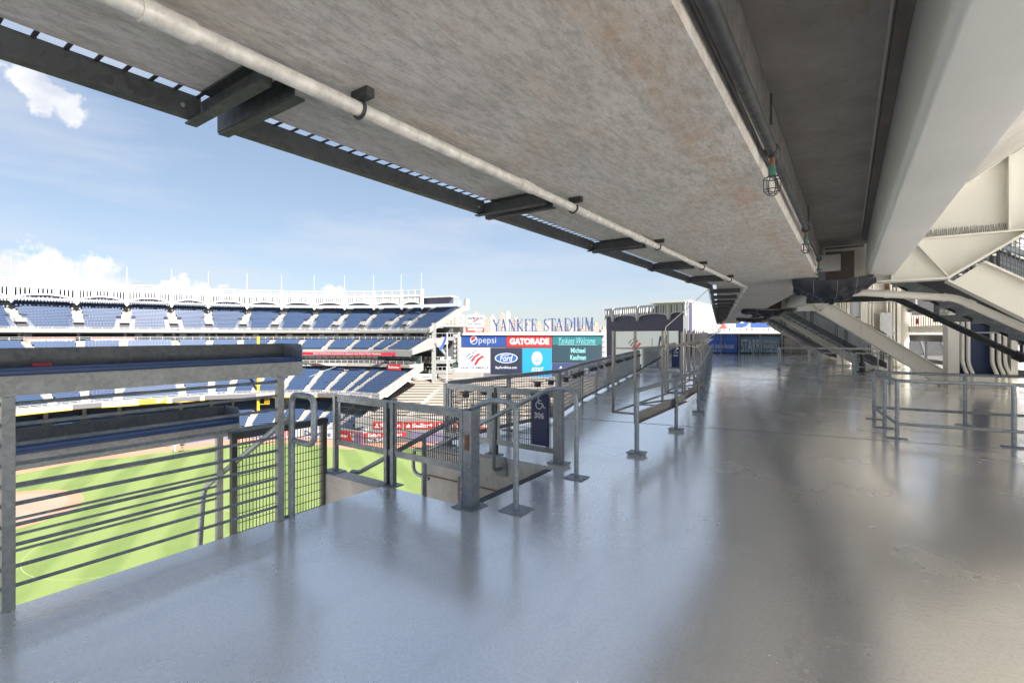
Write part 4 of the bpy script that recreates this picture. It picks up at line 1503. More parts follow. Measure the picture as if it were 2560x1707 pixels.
def tier(root, o0, z0, o1, z1, rows, aisle=.6, skip=lambda i: False, seat_w=.56):
    """stepped seating from the back (o0, z0) down to the front (o1, z1)"""
    pr_ = []
    for r_ in range(rows):
        oa, ob_ = o0 + (o1 - o0) * r_ / rows, o0 + (o1 - o0) * (r_ + 1) / rows
        z = z0 + (z1 - z0) * r_ / rows
        pr_ += [(oa, z), (ob_, z)]
    pr_ += [(o1, z1 - .6), (o0, z0 - 1.0)]
    sweep(root, 'concrete_steps', 'concrete_grey', pr_)
    for i in range(NB):
        mb = MB()
        for r_ in range(rows):
            f = (r_ + .38) / rows
            o = o0 + (o1 - o0) * f
            z = z0 + (z1 - z0) * r_ / rows
            a, b = sp(i, 0, o, z), sp(i, 1, o, z)
            L = (b - a).length
            d_ = (b - a).normalized()
            n_ = NORM[i].lerp(NORM[i + 1], .5)
            cnt = int((L - 2 * aisle) / seat_w)
            st_ = (L - cnt * seat_w) / 2
            for k in range(cnt):
                c_ = a + d_ * (st_ + (k + .5) * seat_w)
                w_ = d_ * .262
                lo, hi = c_ + UP * .22, c_ + UP * .66 - n_ * .10
                f_ = c_ + UP * .42 + n_ * .30
                mb.add([lo - w_, lo + w_, hi + w_, hi - w_, f_ - w_, f_ + w_, lo - w_ + UP * .20, lo + w_ + UP * .20],
                       [(0, 1, 2, 3), (6, 7, 5, 4), (0, 4, 5, 1)])
        mb.build('seat_rows', 'seat_blue', root, stuff=True)
    for i in range(1, NB):
        mb = MB()
        for r_ in range(rows):
            oa, ob_ = o0 + (o1 - o0) * r_ / rows, o0 + (o1 - o0) * (r_ + 1) / rows
            z = z0 + (z1 - z0) * r_ / rows
            d_ = (PIER[i + 1] - PIER[i - 1]).normalized() * .46
            for h_, q0, q1 in ((.17, 0, .5), (.03, .5, 1)):
                p = [PIER[i] + NORM[i] * (oa + (ob_ - oa) * q) for q in (q0, q1)]
                mb.hexa([p[0] - d_ + UP * (z - .2), p[0] + d_ + UP * (z - .2), p[1] + d_ + UP * (z - .2), p[1] - d_ + UP * (z - .2)],
                        [p[0] - d_ + UP * (z + h_), p[0] + d_ + UP * (z + h_), p[1] + d_ + UP * (z + h_), p[1] - d_ + UP * (z + h_)])
        mb.build('aisle_steps', 'concrete_aisle', root, stuff=True)


def rail(root, o, z, h, i0=0, i1=NB, sub=4):
    """open metal railing along the stand"""
    mb = MB()
    P = [sp(i, k / sub, o, z) for i in range(i0, i1) for k in range(sub)] + [sp(i1 - 1, 1, o, z)]
    for a, b in zip(P[:-1], P[1:]):
        for hh in (h, h * .55):
            mb.beam(a + UP * hh, b + UP * hh, .05, .06)
        mb.beam(a, a + UP * h, .06, .06)
    mb.build('railing', 'white_steel', root, stuff=True)


# upper deck
us = thing('upper_grandstand', 'upper deck of blue seats under the white frieze across the field', 'grandstand', sp(7, 0, 8, 0))
tier(us, -5.0, 8.55, 8.0, 2.65, 17, .75)
sweep(us, 'front_fascia', 'stand_white', [(8.02, 2.2), (8.02, 2.75), (8.5, 2.75), (8.5, 2.2)])
rail(us, 8.3, 2.75, .55)
sweep(us, 'deck_soffit', 'concrete_grey', [(-5.0, 2.0), (-5, 2.1), (8.0, 2.1), (8.0, 2.0)])
for i in range(1, NB):
    d_ = (PIER[i + 1] - PIER[i - 1]).normalized()
    n_ = NORM[i]
    for s_ in (-1, 1):
        mb = MB()
        a, b = PIER[i] + d_ * (s_ * .85), PIER[i] + d_ * (s_ * 1.75)
        P = [(a, 3.6, 5.25), (b, 3.6, 5.25), (b, 7.9, 3.35), (a, 7.9, 3.35)]
        mb.hexa([p + n_ * o + UP * (z - 1.2) for p, o, z in P], [p + n_ * o + UP * z for p, o, z in P])
        vw = mb.build('vomitory_wall', 'stand_white', us)
        MB().beam(a + n_ * 3.1 + UP * 6.0, b + n_ * 3.1 + UP * 6.0, .10, .25).build('gate', 'dark_steel', vw)
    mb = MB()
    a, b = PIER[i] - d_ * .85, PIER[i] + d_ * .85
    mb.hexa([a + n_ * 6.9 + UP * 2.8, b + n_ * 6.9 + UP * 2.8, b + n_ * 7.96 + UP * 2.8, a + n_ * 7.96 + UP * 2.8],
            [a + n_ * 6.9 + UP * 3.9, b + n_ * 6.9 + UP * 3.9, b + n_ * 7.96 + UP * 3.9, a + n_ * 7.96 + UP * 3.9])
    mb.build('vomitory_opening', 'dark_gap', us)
    mb = MB()
    for z, o in ((4.5, 6.6), (4.9, 6.0)):
        mb.beam(a + n_ * o + UP * z, b + n_ * o + UP * z, .9, .35)
    mb.build('vomitory_lintel', 'concrete_light', us)
mb = MB()
A_, B_ = line(-5.4, 8.3), line(-5.4, 10.9)
for i in range(NB):
    for k in range(22):
        s_ = k / 22
        p = sp(i, s_, -5.4, 8.3)
        mb.beam(p, p + UP * 2.7, .16, .08, NORM[i])
mb.build('rear_slats', 'white_steel', us, stuff=True)
sweep(us, 'slat_shade_sheet', 'purple_board', [(-1.4, 9.75), (-1.4, 11.3), (-1.6, 11.3), (-1.6, 9.75)])  # dark sheet added behind the frieze slats, its colour standing for roof shade
sweep(us, 'rear_rail', 'dark_gap', [(-5.1, 8.35), (-5.1, 9.0), (-5.3, 9.0), (-5.3, 8.35)])
sweep(us, 'roof', 'white_paint', [(-.5, 11.35), (-.5, 11.7), (-3.6, 11.5), (-3.6, 11.2)])

# frieze with arches along the roof edge
fz = thing('stadium_frieze', 'long white arched frieze crowning the upper deck across the field', 'frieze', sp(7, 0, 0, 8))


def frieze_bay(root, a, b, zt, k_, mat='white_paint', bars=15, lattice=True):
    """a, b: pier feet in plan; zt: top; k_: height of the whole"""
    d_ = (b - a)
    L = d_.length
    e_ = k_ / 5.1
    f_ = Frame(a + UP * (zt - k_), d_)
    mb = MB()
    up_ = .66 if lattice else .93
    if lattice:
        f_.rect(mb, 0, k_ * .66, L, k_ * .775, -.12, .18)
    f_.rect(mb, 0, k_ * .975, L, k_, -.08, .10)
    if lattice:
        f_.rect(mb, 0, k_ * .86, L, k_ * .875, -.04, .04)
    else:
        f_.rect(mb, 0, k_ * .90, L, k_ * .976, -.05, .12)
    for q in (1 / 3., 2 / 3.):
        f_.rect(mb, L * q - .10 * e_, k_ * .36, L * q + .10 * e_, k_ * .99, -.10, .12)
    mb.build('bands', mat, root)
    arch = lambda x: k_ * (.10 + .27 * (1 - ((x - L / 2) / (L / 2)) ** 2) ** .55 if 0 < x < L else .10)
    n = 16
    P = [(L * i / n, arch(L * i / n)) for i in range(n + 1)]
    mb = MB()
    for (x0, y0), (x1, y1) in zip(P[:-1], P[1:]):
        mb.beam(f_.p(x0, y0 + k_ * .03), f_.p(x1, y1 + k_ * .03), .30 * e_, k_ * .06, f_.u)
    mb.build('arch', mat, root)
    mb = MB()
    for i in range(bars):
        x = L * (i + .5) / bars
        if min(abs(x - L / 3), abs(x - 2 * L / 3)) < .12:
            continue
        y0 = arch(x) + k_ * .03
        if y0 < k_ * up_:
            f_.rect(mb, x - L / bars * .26, y0, x + L / bars * .26, k_ * up_, -.06, .08)
    mb.build('slats', mat, root, stuff=True)
    if not lattice:
        return
    mb = MB()
    m_ = max(6, int(L / .55))
    for i in range(m_):
        x0, x1 = L * i / m_, L * (i + 1) / m_
        for ya, yb in ((.78, .86), (.875, .975)):
            mb.beam(f_.p(x0, k_ * ya), f_.p(x1, k_ * yb), .04 * e_, .04, f_.n)
            mb.beam(f_.p(x0, k_ * yb), f_.p(x1, k_ * ya), .04 * e_, .04, f_.n)
    mb.build('lattice', 'mesh_grey', root, stuff=True)


def frieze_pier(root, p, zt, k_, n_, d_, mat='white_paint', pole=True, w=.42):
    mb = MB()
    f_ = Frame(p + UP * (zt - k_) - d_ * 0, d_)
    f_.rect(mb, -w, k_ * .16, w, k_ * 1.02, -.14, .30)
    f_.rect(mb, -w * .7, k_ * .05, w * .7, k_ * .16, -.10, .26)
    f_.rect(mb, -w * .35, 0, w * .35, k_ * .05, -.06, .2)
    q = mb.build('pier', mat, root)
    if pole:
        MB().tube([p + UP * zt + n_ * .3, p + UP * (zt + k_ * .85) + n_ * .3], [.06, .035], 6).build('flagpole', 'white_steel', q)


for i in range(NB - 1):
    frieze_bay(fz, PIER[i], PIER[i + 1], 13.5, 5.1)
for i in range(NB):
    d_ = (PIER[min(i + 1, NB)] - PIER[max(i - 1, 0)]).normalized()
    frieze_pier(fz, PIER[i], 13.5, 5.1, NORM[i], d_)

# middle tier, suites, main tier, field tier
ms = thing('middle_grandstand', 'shallow middle tier of blue seats above the red ribbon board', 'grandstand', sp(7, 0, 12, 0))
tier(ms, 8.9, -.05, 14.6, -2.15, 8, .6)
sweep(ms, 'concourse_wall', 'dark_gap', [(1.0, .3), (1.0, 2.0), (.6, 2.0), (.6, .3)])
sweep(ms, 'walkway', 'concrete_light', [(1.0, -.2), (1.0, .25), (8.85, .25), (8.85, -.2)])
sweep(ms, 'white_wall', 'stand_white', [(8.5, .1), (8.5, .42), (8.88, .42), (8.88, -.4)])
rail(ms, 8.6, .42, .8)
for i in range(1, NB):
    d_ = (PIER[i + 1] - PIER[i - 1]).normalized()
    p = PIER[i] + NORM[i] * 5.5 + UP * .25
    MB().beam(p, p + UP * 1.75, .5, .5, NORM[i]).build('column', 'concrete_light', ms)
    for q, c_ in ((2.2, 'box_grey'), (4.6, 'navy'), (6.2, 'panel_grey')):
        p = PIER[i] + d_ * q + NORM[i] * 1.2 + UP * .3
        MB().beam(p, p + UP * 1.55, 1.4, .15, NORM[i]).build('kiosk', c_, ms)
sweep(ms, 'front_fascia', 'stand_white', [(14.6, -3.3), (14.6, -1.95), (14.9, -1.95), (14.9, -3.3)])
su = thing('suite_level', 'dark glazed suite level with a pale balcony under the ribbon board', 'balcony', sp(7, 0, 14, -5))
sweep(su, 'glass_line', 'suite_glass', [(11.3, -5.3), (11.3, -3.3), (11.0, -3.3), (11.0, -5.3)])
sweep(su, 'balcony_fascia', 'concrete_light', [(11.3, -5.85), (15.2, -5.85), (15.2, -5.15), (11.3, -5.15)])
mb = MB()
for i in range(NB):
    for k in range(4):
        p = sp(i, k / 4, 11.32, -5.2)
        mb.beam(p, p + UP * 1.9, .10, .10, NORM[i])
        p = sp(i, k / 4 + .1, 13.6, -5.15)
        q_ = sp(i, k / 4 + .28, 13.6, -5.15)
        mb.beam(p + UP * .45, q_ + UP * .45, .5, .5)
mb.build('mullions', 'grey_board', su, stuff=True)
rail(su, 15.0, -5.15, .75)
ls = thing('main_grandstand', 'deep main tier of blue seats below the suites across the field', 'grandstand', sp(7, 0, 18, -11))
tier(ls, 12.4, -6.05, 25.0, -11.25, 17, .6)
sweep(ls, 'front_fascia', 'concrete_light', [(25.02, -12.1), (25.02, -11.2), (25.2, -11.2), (25.2, -12.1)])
sweep(ls, 'yellow_edge', 'yellow_paint', [(25.21, -12.15), (25.21, -12.02), (25.26, -12.02), (25.26, -12.15)])
sweep(ls, 'rear_gap', 'dark_gap', [(12.0, -6.2), (12.0, -5.9), (11.8, -5.9), (11.8, -6.2)])
rail(ls, 25.1, -11.2, .6)
fs_ = thing('field_grandstand', 'lowest tier of blue seats behind the advertising wall', 'grandstand', sp(7, 0, 25, -18))
tier(fs_, 19.6, -14.0, 29.4, -18.05, 13, .6)
sweep(fs_, 'rear_gap', 'dark_gap', [(19.4, -15), (19.4, -12.2), (19.2, -12.2), (19.2, -15)])
for i in range(1, NB):
    p = PIER[i] + NORM[i] * 21 + UP * -14.5
    MB().beam(p, p + UP * 2.5, .6, .6, NORM[i]).build('column', 'concrete_light', fs_)

# end walls where the stands stop beside the bleachers
E_ = NB


def end_wall(name, label, pts, thick=.5):
    mb = MB()
    d_ = (PIER[NB] - PIER[NB - 1]).normalized()
    mb.prism([PIER[E_] + NORM[E_] * o + UP * z for o, z in pts], d_ * thick)
    o = mb.build(name, 'stand_white')
    return tag(o, label, 'wall')


end_wall('stepped_parapet', 'white sloping end parapet of the upper deck', [(-6, 8.0), (-6, 9.4), (8.6, 3.3), (8.6, 2.1)])
end_wall('stepped_parapet', 'white sloping end parapet of the middle tier', [(1, -.5), (1, .9), (8.5, .9), (14.9, -1.7), (14.9, -2.9)])
end_wall('stepped_parapet', 'white sloping end parapet of the main tier', [(11, -6.6), (11, -4.9), (25.2, -10.5), (25.2, -12.0)])
end_wall('stepped_parapet', 'white end wall closing the roof over the upper deck', [(-8.2, 8.0), (-8.2, 11.4), (-6.4, 11.2), (-6.0, 8.0)])

# steel tree and platforms to the right of the stands
tp = thing('white_truss', 'white steel mast with splayed struts beside the upper deck end', 'truss', cw(-19, 117, -12))
ma = cw(-18.9, 117, -13)
MB().beam(ma, ma + UP * 17.5, 1.25, .9, RGT).build('mast', 'stand_white', tp)
for (x0, z0, x1, z1) in ((1025, 885, 1046, 858), (1046, 858, 1060, 876), (1060, 876, 1085, 855), (1006, 880, 1085, 873), (1028, 880, 1050, 925), (1024, 872, 1030, 880), (1030, 880, 1030, 905), (1090, 856, 1118, 890), (1060, 830, 1078, 842), (1118, 890, 1124, 930)):
    a = cw((x0 - 1280) / 1207 * 116.5, 116.5, 1.85 + (835 - z0) / 1207 * 116.5)
    b = cw((x1 - 1280) / 1207 * 116.5, 116.5, 1.85 + (835 - z1) / 1207 * 116.5)
    MB().beam(a, b, .55, .55, FWD).build('strut', 'stand_white', tp)
lb = thing('party_platforms', 'stacked white balconies with railings behind the white mast', 'balcony', cw(-17, 124, -12))


def cbox(mb, px0, py0, px1, py1, d0, d1):
    """box seen between two measured corners at distance d0, running back to d1"""
    x0, x1 = (px0 - 1280) / 1207 * d0, (px1 - 1280) / 1207 * d0
    z1, z0 = 1.85 + (835 - py0) / 1207 * d0, 1.85 + (835 - py1) / 1207 * d0
    mb.hexa([cw(x0, d0, z0), cw(x1, d0, z0), cw(x1, d1, z0), cw(x0, d1, z0)], [cw(x0, d0, z1), cw(x1, d0, z1), cw(x1, d1, z1), cw(x0, d1, z1)])
    return mb


for y0, y1 in ((842, 851), (901, 909), (926, 934)):
    cbox(MB(), 1040, y0, 1130, y1, 121, 127).build('slab', 'stand_white', lb)
    for k in range(9):
        cbox(MB(), 1042 + k * 10.5, y0 - 9, 1042.8 + k * 10.5, y0, 121.1, 121.2).build('baluster', 'white_steel', lb)
    cbox(MB(), 1040, y0 - 9.5, 1130, y0 - 8.8, 121.1, 121.25).build('railing', 'white_steel', lb)
cbox(MB(), 1020, 820, 1130, 935, 127.3, 130).build('back_wall', 'dark_gap', lb)
for k, (x, y, c_) in enumerate(((1046, 893, 'bench_tan'), (1060, 893, 'white_paint'), (1074, 892, 'bench_tan'), (1100, 893, 'white_paint'), (1116, 893, 'box_grey'), (1052, 868, 'panel_grey'), (1110, 868, 'panel_grey'))):
    cbox(MB(), x, y, x + 9, y + 8, 124, 125).build('table', c_, lb)
sbld = thing('service_tower', 'pale service tower with dark windows left of the scoreboard', 'building', cw(-15, 137, -20))
cbox(MB(), 1108, 812, 1150, 990, 137, 147).build('wall', 'building_white', sbld)
cbox(MB(), 1090, 968, 1215, 1010, 134, 140).build('wall', 'concrete_light', sbld)
cbox(MB(), 1092, 930, 1206, 968, 135, 142).build('wall', 'concrete_light', sbld)
for x0, y0, x1, y1 in ((1122, 906, 1146, 917), (1122, 924, 1138, 931), (1112, 830, 1146, 833)):
    cbox(MB(), x0, y0, x1, y1, 136.8, 137.1).build('window', 'suite_glass', sbld)
cbox(MB(), 1105, 812, 1165, 817, 136, 147).build('roof_edge', 'concrete_grey', sbld)
for k in range(6):
    cbox(MB(), 1128, 838 + k * 12, 1147, 839.5 + k * 12, 136.2, 136.5).build('catwalk', 'galv_light', sbld)
for x in (1128, 1137, 1146):
    cbox(MB(), x, 836, x + 1.2, 905, 136.2, 136.5).build('upright', 'galv_light', sbld)
fp1 = thing('flag_pole', 'slim white flag pole with a blue and orange flag beside the white mast', 'flagpole', cw(-13.4, 115, -14))
MB().tube([cw(-15.6, 116, -14), cw(-15.6, 116, 2.2)], [.14, .09], 8).build('pole', 'white_paint', fp1)
fl = MB()
fl.strip([cw(-15.7, 116, 2.0), cw(-16.3, 116.2, .8), cw(-16.9, 116.1, -.7), cw(-17.6, 116, -1.6)], [cw(-15.7, 116, .9), cw(-16.0, 116.1, .0), cw(-16.5, 116.2, -1.2), cw(-17.1, 116, -2.3)])
fl.build('flag', 'sign_blue', fp1)

# outfield bleachers
bl = thing('bleachers', 'sun bleached tan bench bleachers beyond the mesh guard', 'grandstand', cw(-10, 105, -17))
rows = 15
for r_ in range(rows):
    d_ = 120 - r_ * 1.35
    z = -9.4 - r_ * .46
    x0, x1 = -24 - (120 - d_) * .35, 28
    MB().hexa([cw(x0, d_ - 1.36, z - 1.2), cw(x1, d_ - 1.36, z - 1.2), cw(x1, d_, z - 1.2), cw(x0, d_, z - 1.2)],
              [cw(x0, d_ - 1.36, z), cw(x1, d_ - 1.36, z), cw(x1, d_, z), cw(x0, d_, z)]).build('step', 'concrete_aisle', bl)
    MB().beam(cw(x0 + .5, d_ - .8, z + .38), cw(x1, d_ - .8, z + .38), .45, .09).build('bench', 'bench_tan', bl)
    MB().beam(cw(x0 + .5, d_ - .35, z + .62), cw(x1, d_ - .35, z + .62), .04, .22).build('bench_back', 'brown_col', bl)
for x in (-24, -15, -6, 3, 12):
    MB().hexa([cw(x - 7 - .6, 99.4, -16.9), cw(x - 7 + .6, 99.4, -16.9), cw(x + .6, 120, -9.7), cw(x - .6, 120, -9.7)],
              [cw(x - 7 - .6, 99.4, -15.6), cw(x - 7 + .6, 99.4, -15.6), cw(x + .6, 120, -8.9), cw(x - .6, 120, -8.9)]).build('aisle_steps', 'concrete_aisle', bl)
MB().hexa([cw(-32, 98.6, -20), cw(28, 98.6, -20), cw(28, 99.3, -20), cw(-32, 99.3, -20)], [cw(-32, 98.6, -15.3), cw(28, 98.6, -15.3), cw(28, 99.3, -15.3), cw(-32, 99.3, -15.3)]).build('front_wall', 'stand_white', bl)
fr = Frame(cw(-31.5, 98.55, -15.9), RGT)
for k, tx in enumerate(('SeeFan', 'Safari', 'SeeFan', 'Safari')):
    s_ = fr.rect(MB(), 3.2 + k * 6.4, -1.6, 9.2 + k * 6.4, -.1, 0, .06).build('hoarding', 'red_sign')
    tag(s_, ['red hoarding lowest at the bleacher front by the seats', 'second red hoarding along the bleacher front', 'third red hoarding along the bleacher front', 'fourth red hoarding along the bleacher front'][k], 'hoarding')
    mb = MB()
    fr.text(mb, tx, 4.6 + k * 6.4, -1.25, 8.8 + k * 6.4, -.45, .07, .03)
    fr.poly(mb, [(3.5 + k * 6.4, -1.3), (4.4 + k * 6.4, -1.3), (3.95 + k * 6.4, -.4)], .07)
    mb.build('printed_word', 'print_white', s_)

# ------------------------------------------------------------------ field
WALL = [PIER[i] + NORM[i] * 29.7 for i in range(NB + 1)] + [cw(-20.5, 98.3), cw(0, 96.5), cw(20, 96), cw(38, 90), cw(50, 78), cw(56, 60), cw(57, 40)]
ctr = cw(-25, 60)


def inset(P, k):
    out = []
    for i, p in enumerate(P):
        d_ = (P[min(i + 1, len(P) - 1)] - P[max(i - 1, 0)]).normalized()
        out.append(p + Vector((d_.y, -d_.x, 0)) * k)
    return out


FZ = -20.0
gp = inset(WALL, 5.5) + [cw(50, 15), cw(0, 8), cw(-60, 4), cw(-120, 20), cw(-125, 60)]
mb = MB().add([V(p.x, p.y, FZ) for p in gp], [tuple(range(len(gp)))])
structure(mb.build('field_grass', 'turf'))
mb = MB().strip([V(p.x, p.y, FZ - .004) for p in WALL], [V(p.x, p.y, FZ - .004) for p in inset(WALL, 6.0)])
structure(mb.build('warning_track', 'dirt'))


def disc(name, mat, c_, r_, z, n=64, r0=0, a0=0., a1=2 * math.pi):
    if r0:
        P = [V(c_.x + r_ * math.cos(a0 + (a1 - a0) * i / n), c_.y + r_ * math.sin(a0 + (a1 - a0) * i / n), z) for i in range(n + 1)]
        Q = [V(c_.x + r0 * math.cos(a0 + (a1 - a0) * i / n), c_.y + r0 * math.sin(a0 + (a1 - a0) * i / n), z) for i in range(n + 1)]
        return MB().strip(P, Q).build(name, mat)
    return MB().add([V(c_.x + r_ * math.cos(2 * math.pi * i / n), c_.y + r_ * math.sin(2 * math.pi * i / n), z) for i in range(n)], [tuple(range(n))]).build(name, mat)


ic = cw(-64.5, 58)
structure(disc('infield_dirt', 'dirt', ic, 9.8, FZ + .004))
structure(disc('infield_clay', 'infield', ic, 8.3, FZ + .008))
structure(disc('pitch_line', 'chalk', cw(-40, 52), 9.1, FZ + .006, 48, 9.03))
mb = MB().beam(cw(-46, 66, FZ + .006), cw(-18, 50, FZ + .006), .07, .002)
structure(mb.build('pitch_line', 'chalk'))
n = 72
structure(MB().add([V(6500 * math.cos(2 * math.pi * i / n), 6500 * math.sin(2 * math.pi * i / n), -24) for i in range(n)], [tuple(range(n))]).build('city_ground', 'city_floor'))


def hit(px, P):
    """where a measured bearing meets a plan line: (segment, share)"""
    r_ = FWD + RGT * ((px - 1280) / 1207)
    best = None
    for i in range(len(P) - 1):
        a, e = P[i], P[i + 1] - P[i]
        det = r_.x * -e.y - r_.y * -e.x
        if abs(det) < 1e-9:
            continue
        t_ = (a.x * -e.y - a.y * -e.x) / det
        s_ = (r_.x * a.y - r_.y * a.x) / det
        if t_ > 0 and -.001 <= s_ <= 1.001 and (best is None or t_ < best[0]):
            best = (t_, a + e * s_)
    return best[1]


def board(name, label, cat, P, px0, px1, z0, z1, mat, words=(), thick=.12, group=None, off=.02):
    """flat advertising board along a line P of the stands"""
    a, b = hit(px0, P), hit(px1, P)
    f_ = Frame(V(a.x, a.y, z0), V(b.x - a.x, b.y - a.y, 0))
    L = (V(b.x, b.y, 0) - V(a.x, a.y, 0)).length
    o = f_.rect(MB(), 0, 0, L, z1 - z0, off, off + thick).build(name, mat)
    tag(o, label, cat, group)
    H_ = z1 - z0
    by = {}
    for (tx, x0, y0, x1, y1, m_) in words:
        mb = by.setdefault(m_, MB())
        if isinstance(tx, str):
            f_.text(mb, tx, L * x0, H_ * y0, L * x1, H_ * y1, off + thick + .02, .02)
        elif tx is None:
            f_.rect(mb, L * x0, H_ * y0, L * x1, H_ * y1, off + thick, off + thick + .015)
        else:
            f_.poly(mb, [(L * x, H_ * y) for x, y in tx], off + thick + .02)
    for m_, mb in by.items():
        mb.build('printed_words', m_, o)
    return o


WZ0, WZ1 = FZ, FZ + 1.95
W3 = [V(p.x, p.y, 0) for p in WALL]
wallthing = thing('field_wall', 'low wall round the playing field behind the clay track', 'wall', V(WALL[8].x, WALL[8].y, FZ))
mb = MB()
for a, b in zip(WALL[:-1], WALL[1:]):
    mb.beam(V(a.x, a.y, FZ + .95), V(b.x, b.y, FZ + .95), .3, 1.9)
mb.build('padding', 'purple_board', wallthing, stuff=True)
board('advert', 'long white advert low on the wall at the frame edge', 'advert', inset(W3, .2), 30, 252, WZ0 + .1, WZ0 + 1.3, 'ad_white', (('SCHOOL', .35, .25, .48, .75, 'print_navy'), ('SCHOOL', .62, .25, .76, .75, 'print_navy')))
board('advert', 'white advert with a blue ACC block on the field wall', 'advert', inset(W3, .2), 256, 388, WZ0 + .1, WZ0 + 1.6, 'ad_white', ((None, 0, 0, .25, 1, 'sign_blue'), ('ACC', .06, .2, .20, .8, 'print_white')))
board('advert', 'white advert next to the camera crew on the field wall', 'advert', inset(W3, .2), 416, 452, WZ0 + .1, WZ0 + 1.6, 'ad_white', ((None, 0, .1, .3, .9, 'orange_sign'), ('M', .5, .2, .8, .8, 'print_navy')))
board('advert', 'white and red advert on the wall under the foul pole', 'advert', inset(W3, .2), 690, 752, WZ0 + .1, WZ1, 'ad_white', (('ion', .12, .12, .62, .95, 'logo_red'), (None, .70, 0, .80, 1, 'sign_blue')))
board('advert', 'white advert with dark lettering right of the foul pole', 'advert', inset(W3, .2), 754, 836, WZ0 + .1, WZ1, 'ad_white', (('Delaware', .1, .2, .9, .8, 'print_navy'),))
board('advert', 'bright red beer advert with white lettering on the outfield wall', 'advert', inset(W3, .2), 840, 908, WZ0 + .1, WZ1 + .1, 'red_sign', (('Budweiser', .04, .3, .46, .72, 'print_white'), ("THIS BUD'S", .54, .52, .95, .86, 'print_white'), ('FOR YOU', .58, .10, .92, .44, 'print_white')))
board('advert', 'red and dark out of town strip on the outfield wall', 'advert', inset(W3, .2), 913, 1028, WZ0 + .1, WZ1 + .1, 'grey_board', ((None, 0, .55, .88, 1, 'red_sign'), ('Safari   SeeFan', .06, .60, .80, .94, 'print_white'), ('NYI   LAC', .05, .12, .4, .42, 'print_white')))
M3 = [PIER[i] + NORM[i] * 25.3 for i in range(NB + 1)]
MZ0, MZ1 = -12.0, -11.15
board('balcony_advert', 'grey panel on the main tier front at the frame edge', 'advert', M3, 182, 254, MZ0, MZ1, 'grey_board')
board('balcony_advert', 'orange panel with small lettering on the main tier front', 'advert', M3, 348, 416, MZ0, MZ1 + .1, 'orange_sign', (('THE BEST RUN', .12, .3, .56, .65, 'dirt'), ((( .62, .2), (.72, .2), (.92, .85), (.62, .85)), 0, 0, 0, 0, 'print_white')))
board('balcony_advert', 'long grey panel right of the orange panel', 'advert', M3, 431, 500, MZ0, MZ1, 'grey_board')
board('balcony_advert', 'grey panel over the low drink counter end', 'advert', M3, 513, 640, MZ0, MZ1, 'grey_board')
board('balcony_advert', 'white ORIS panel on the main tier front', 'advert', M3, 738, 782, MZ0, MZ1 + .1, 'ad_white', (('ORIS', .28, .18, .82, .82, 'print_navy'),))
board('balcony_advert', 'dark panel between the two white ones on the main tier', 'advert', M3, 796, 842, MZ0, MZ1, 'grey_board')
board('balcony_advert', 'white spring water panel at the main tier end', 'advert', M3, 858, 928, MZ0, MZ1 + .1, 'ad_white', (('Poland Spring', .28, .12, .92, .88, 'print_navy'),))
R3 = [PIER[i] + NORM[i] * 14.95 for i in range(NB + 1)]
board('ribbon_board', 'lit red ribbon board with a white sentence across the stands', 'screen', R3, 700, 989, -3.15, -2.42, 'ribbon_red', (('Bank of America is proud to support our New York Yankees', .30, .20, .88, .82, 'screen_white'),))
S3 = [PIER[i] + NORM[i] * 15.25 for i in range(NB + 1)]
board('balcony_sign', 'pale balcony sign with a red word', 'sign', S3, 768, 846, -5.82, -5.18, 'concrete_light', (('THE', .0, .25, .14, .7, 'panel_grey'), ('Audi', .20, .2, .38, .8, 'logo_red'), ('YANKEES CLUB', .44, .25, .98, .7, 'panel_grey')))
board('balcony_sign', 'small red beer sign at the balcony end', 'sign', S3, 970, 1002, -6.5, -5.1, 'red_sign', (('Budweiser', .08, .3, .92, .75, 'print_white'),))
fr = Frame(cw((1041 - 1280) / 1207 * 120.8, 120.8, 1.85 - (908 - 835) / 1207 * 120.8), RGT)
s_ = tag(fr.rect(MB(), 0, 0, 2.3, .72, 0, .06).build('balcony_sign', 'coral_sign'), 'faded red beer sign on the white platform balcony', 'sign')
fr.text(MB(), 'Budweiser', .15, .18, 2.15, .55, .08, .02).build('printed_word', 'print_white', s_)
P3 = [PIER[i] + NORM[i] * 8.95 for i in range(NB + 1)]
for px0, px1, lb_ in ((63, 188, 'coral party deck sign at the frame edge below the upper deck'), (229, 337, 'coral party deck sign second from the frame edge')):
    board('party_sign', lb_, 'sign', P3, px0, px1, -.08, 1.05, 'coral_sign',
          (('PARTY DECK', .42, .2, .95, .8, 'print_white'), (((.06, .2), (.20, .42), (.36, .3), (.38, .8), (.22, .58), (.08, .72)), 0, 0, 0, 0, 'print_white')))
fpz = thing('foul_pole', 'bright yellow foul pole standing before the blue seats', 'pole', cw(-56, 106.5, FZ))
MB().tube([cw(-56, 106.5, FZ), cw(-56, 106.5, 1.3)], .30, 12).build('pole', 'yellow_paint', fpz, True)
for z in (-13.6, -11.5, -5.5):
    MB().beam(cw(-56, 106.5, z), cw(-53.6, 106.5, z), .1, .1).build('arm', 'yellow_paint', fpz)
MB().box((0, 0, 0), (.01, .01, .01)) if False else None
wire_panel(Frame(cw(-54.6, 106.5, -13.6), RGT), 0, 0, 1.1, 2.1, .2, .2, .02).build('wing_mesh', 'yellow_paint', fpz, stuff=True)
cb = thing('guy_cable', 'thin cable slanting across the main tier', 'cable', sp(10, 0, 22, -9))
MB().tube([cw((772 - 1280) / 1207 * 108, 108, 1.85 - (942 - 835) / 1207 * 108), cw((840 - 1280) / 1207 * 108, 108, 1.85 - (916 - 835) / 1207 * 108)], .05, 5).build('wire', 'white_steel', cb)


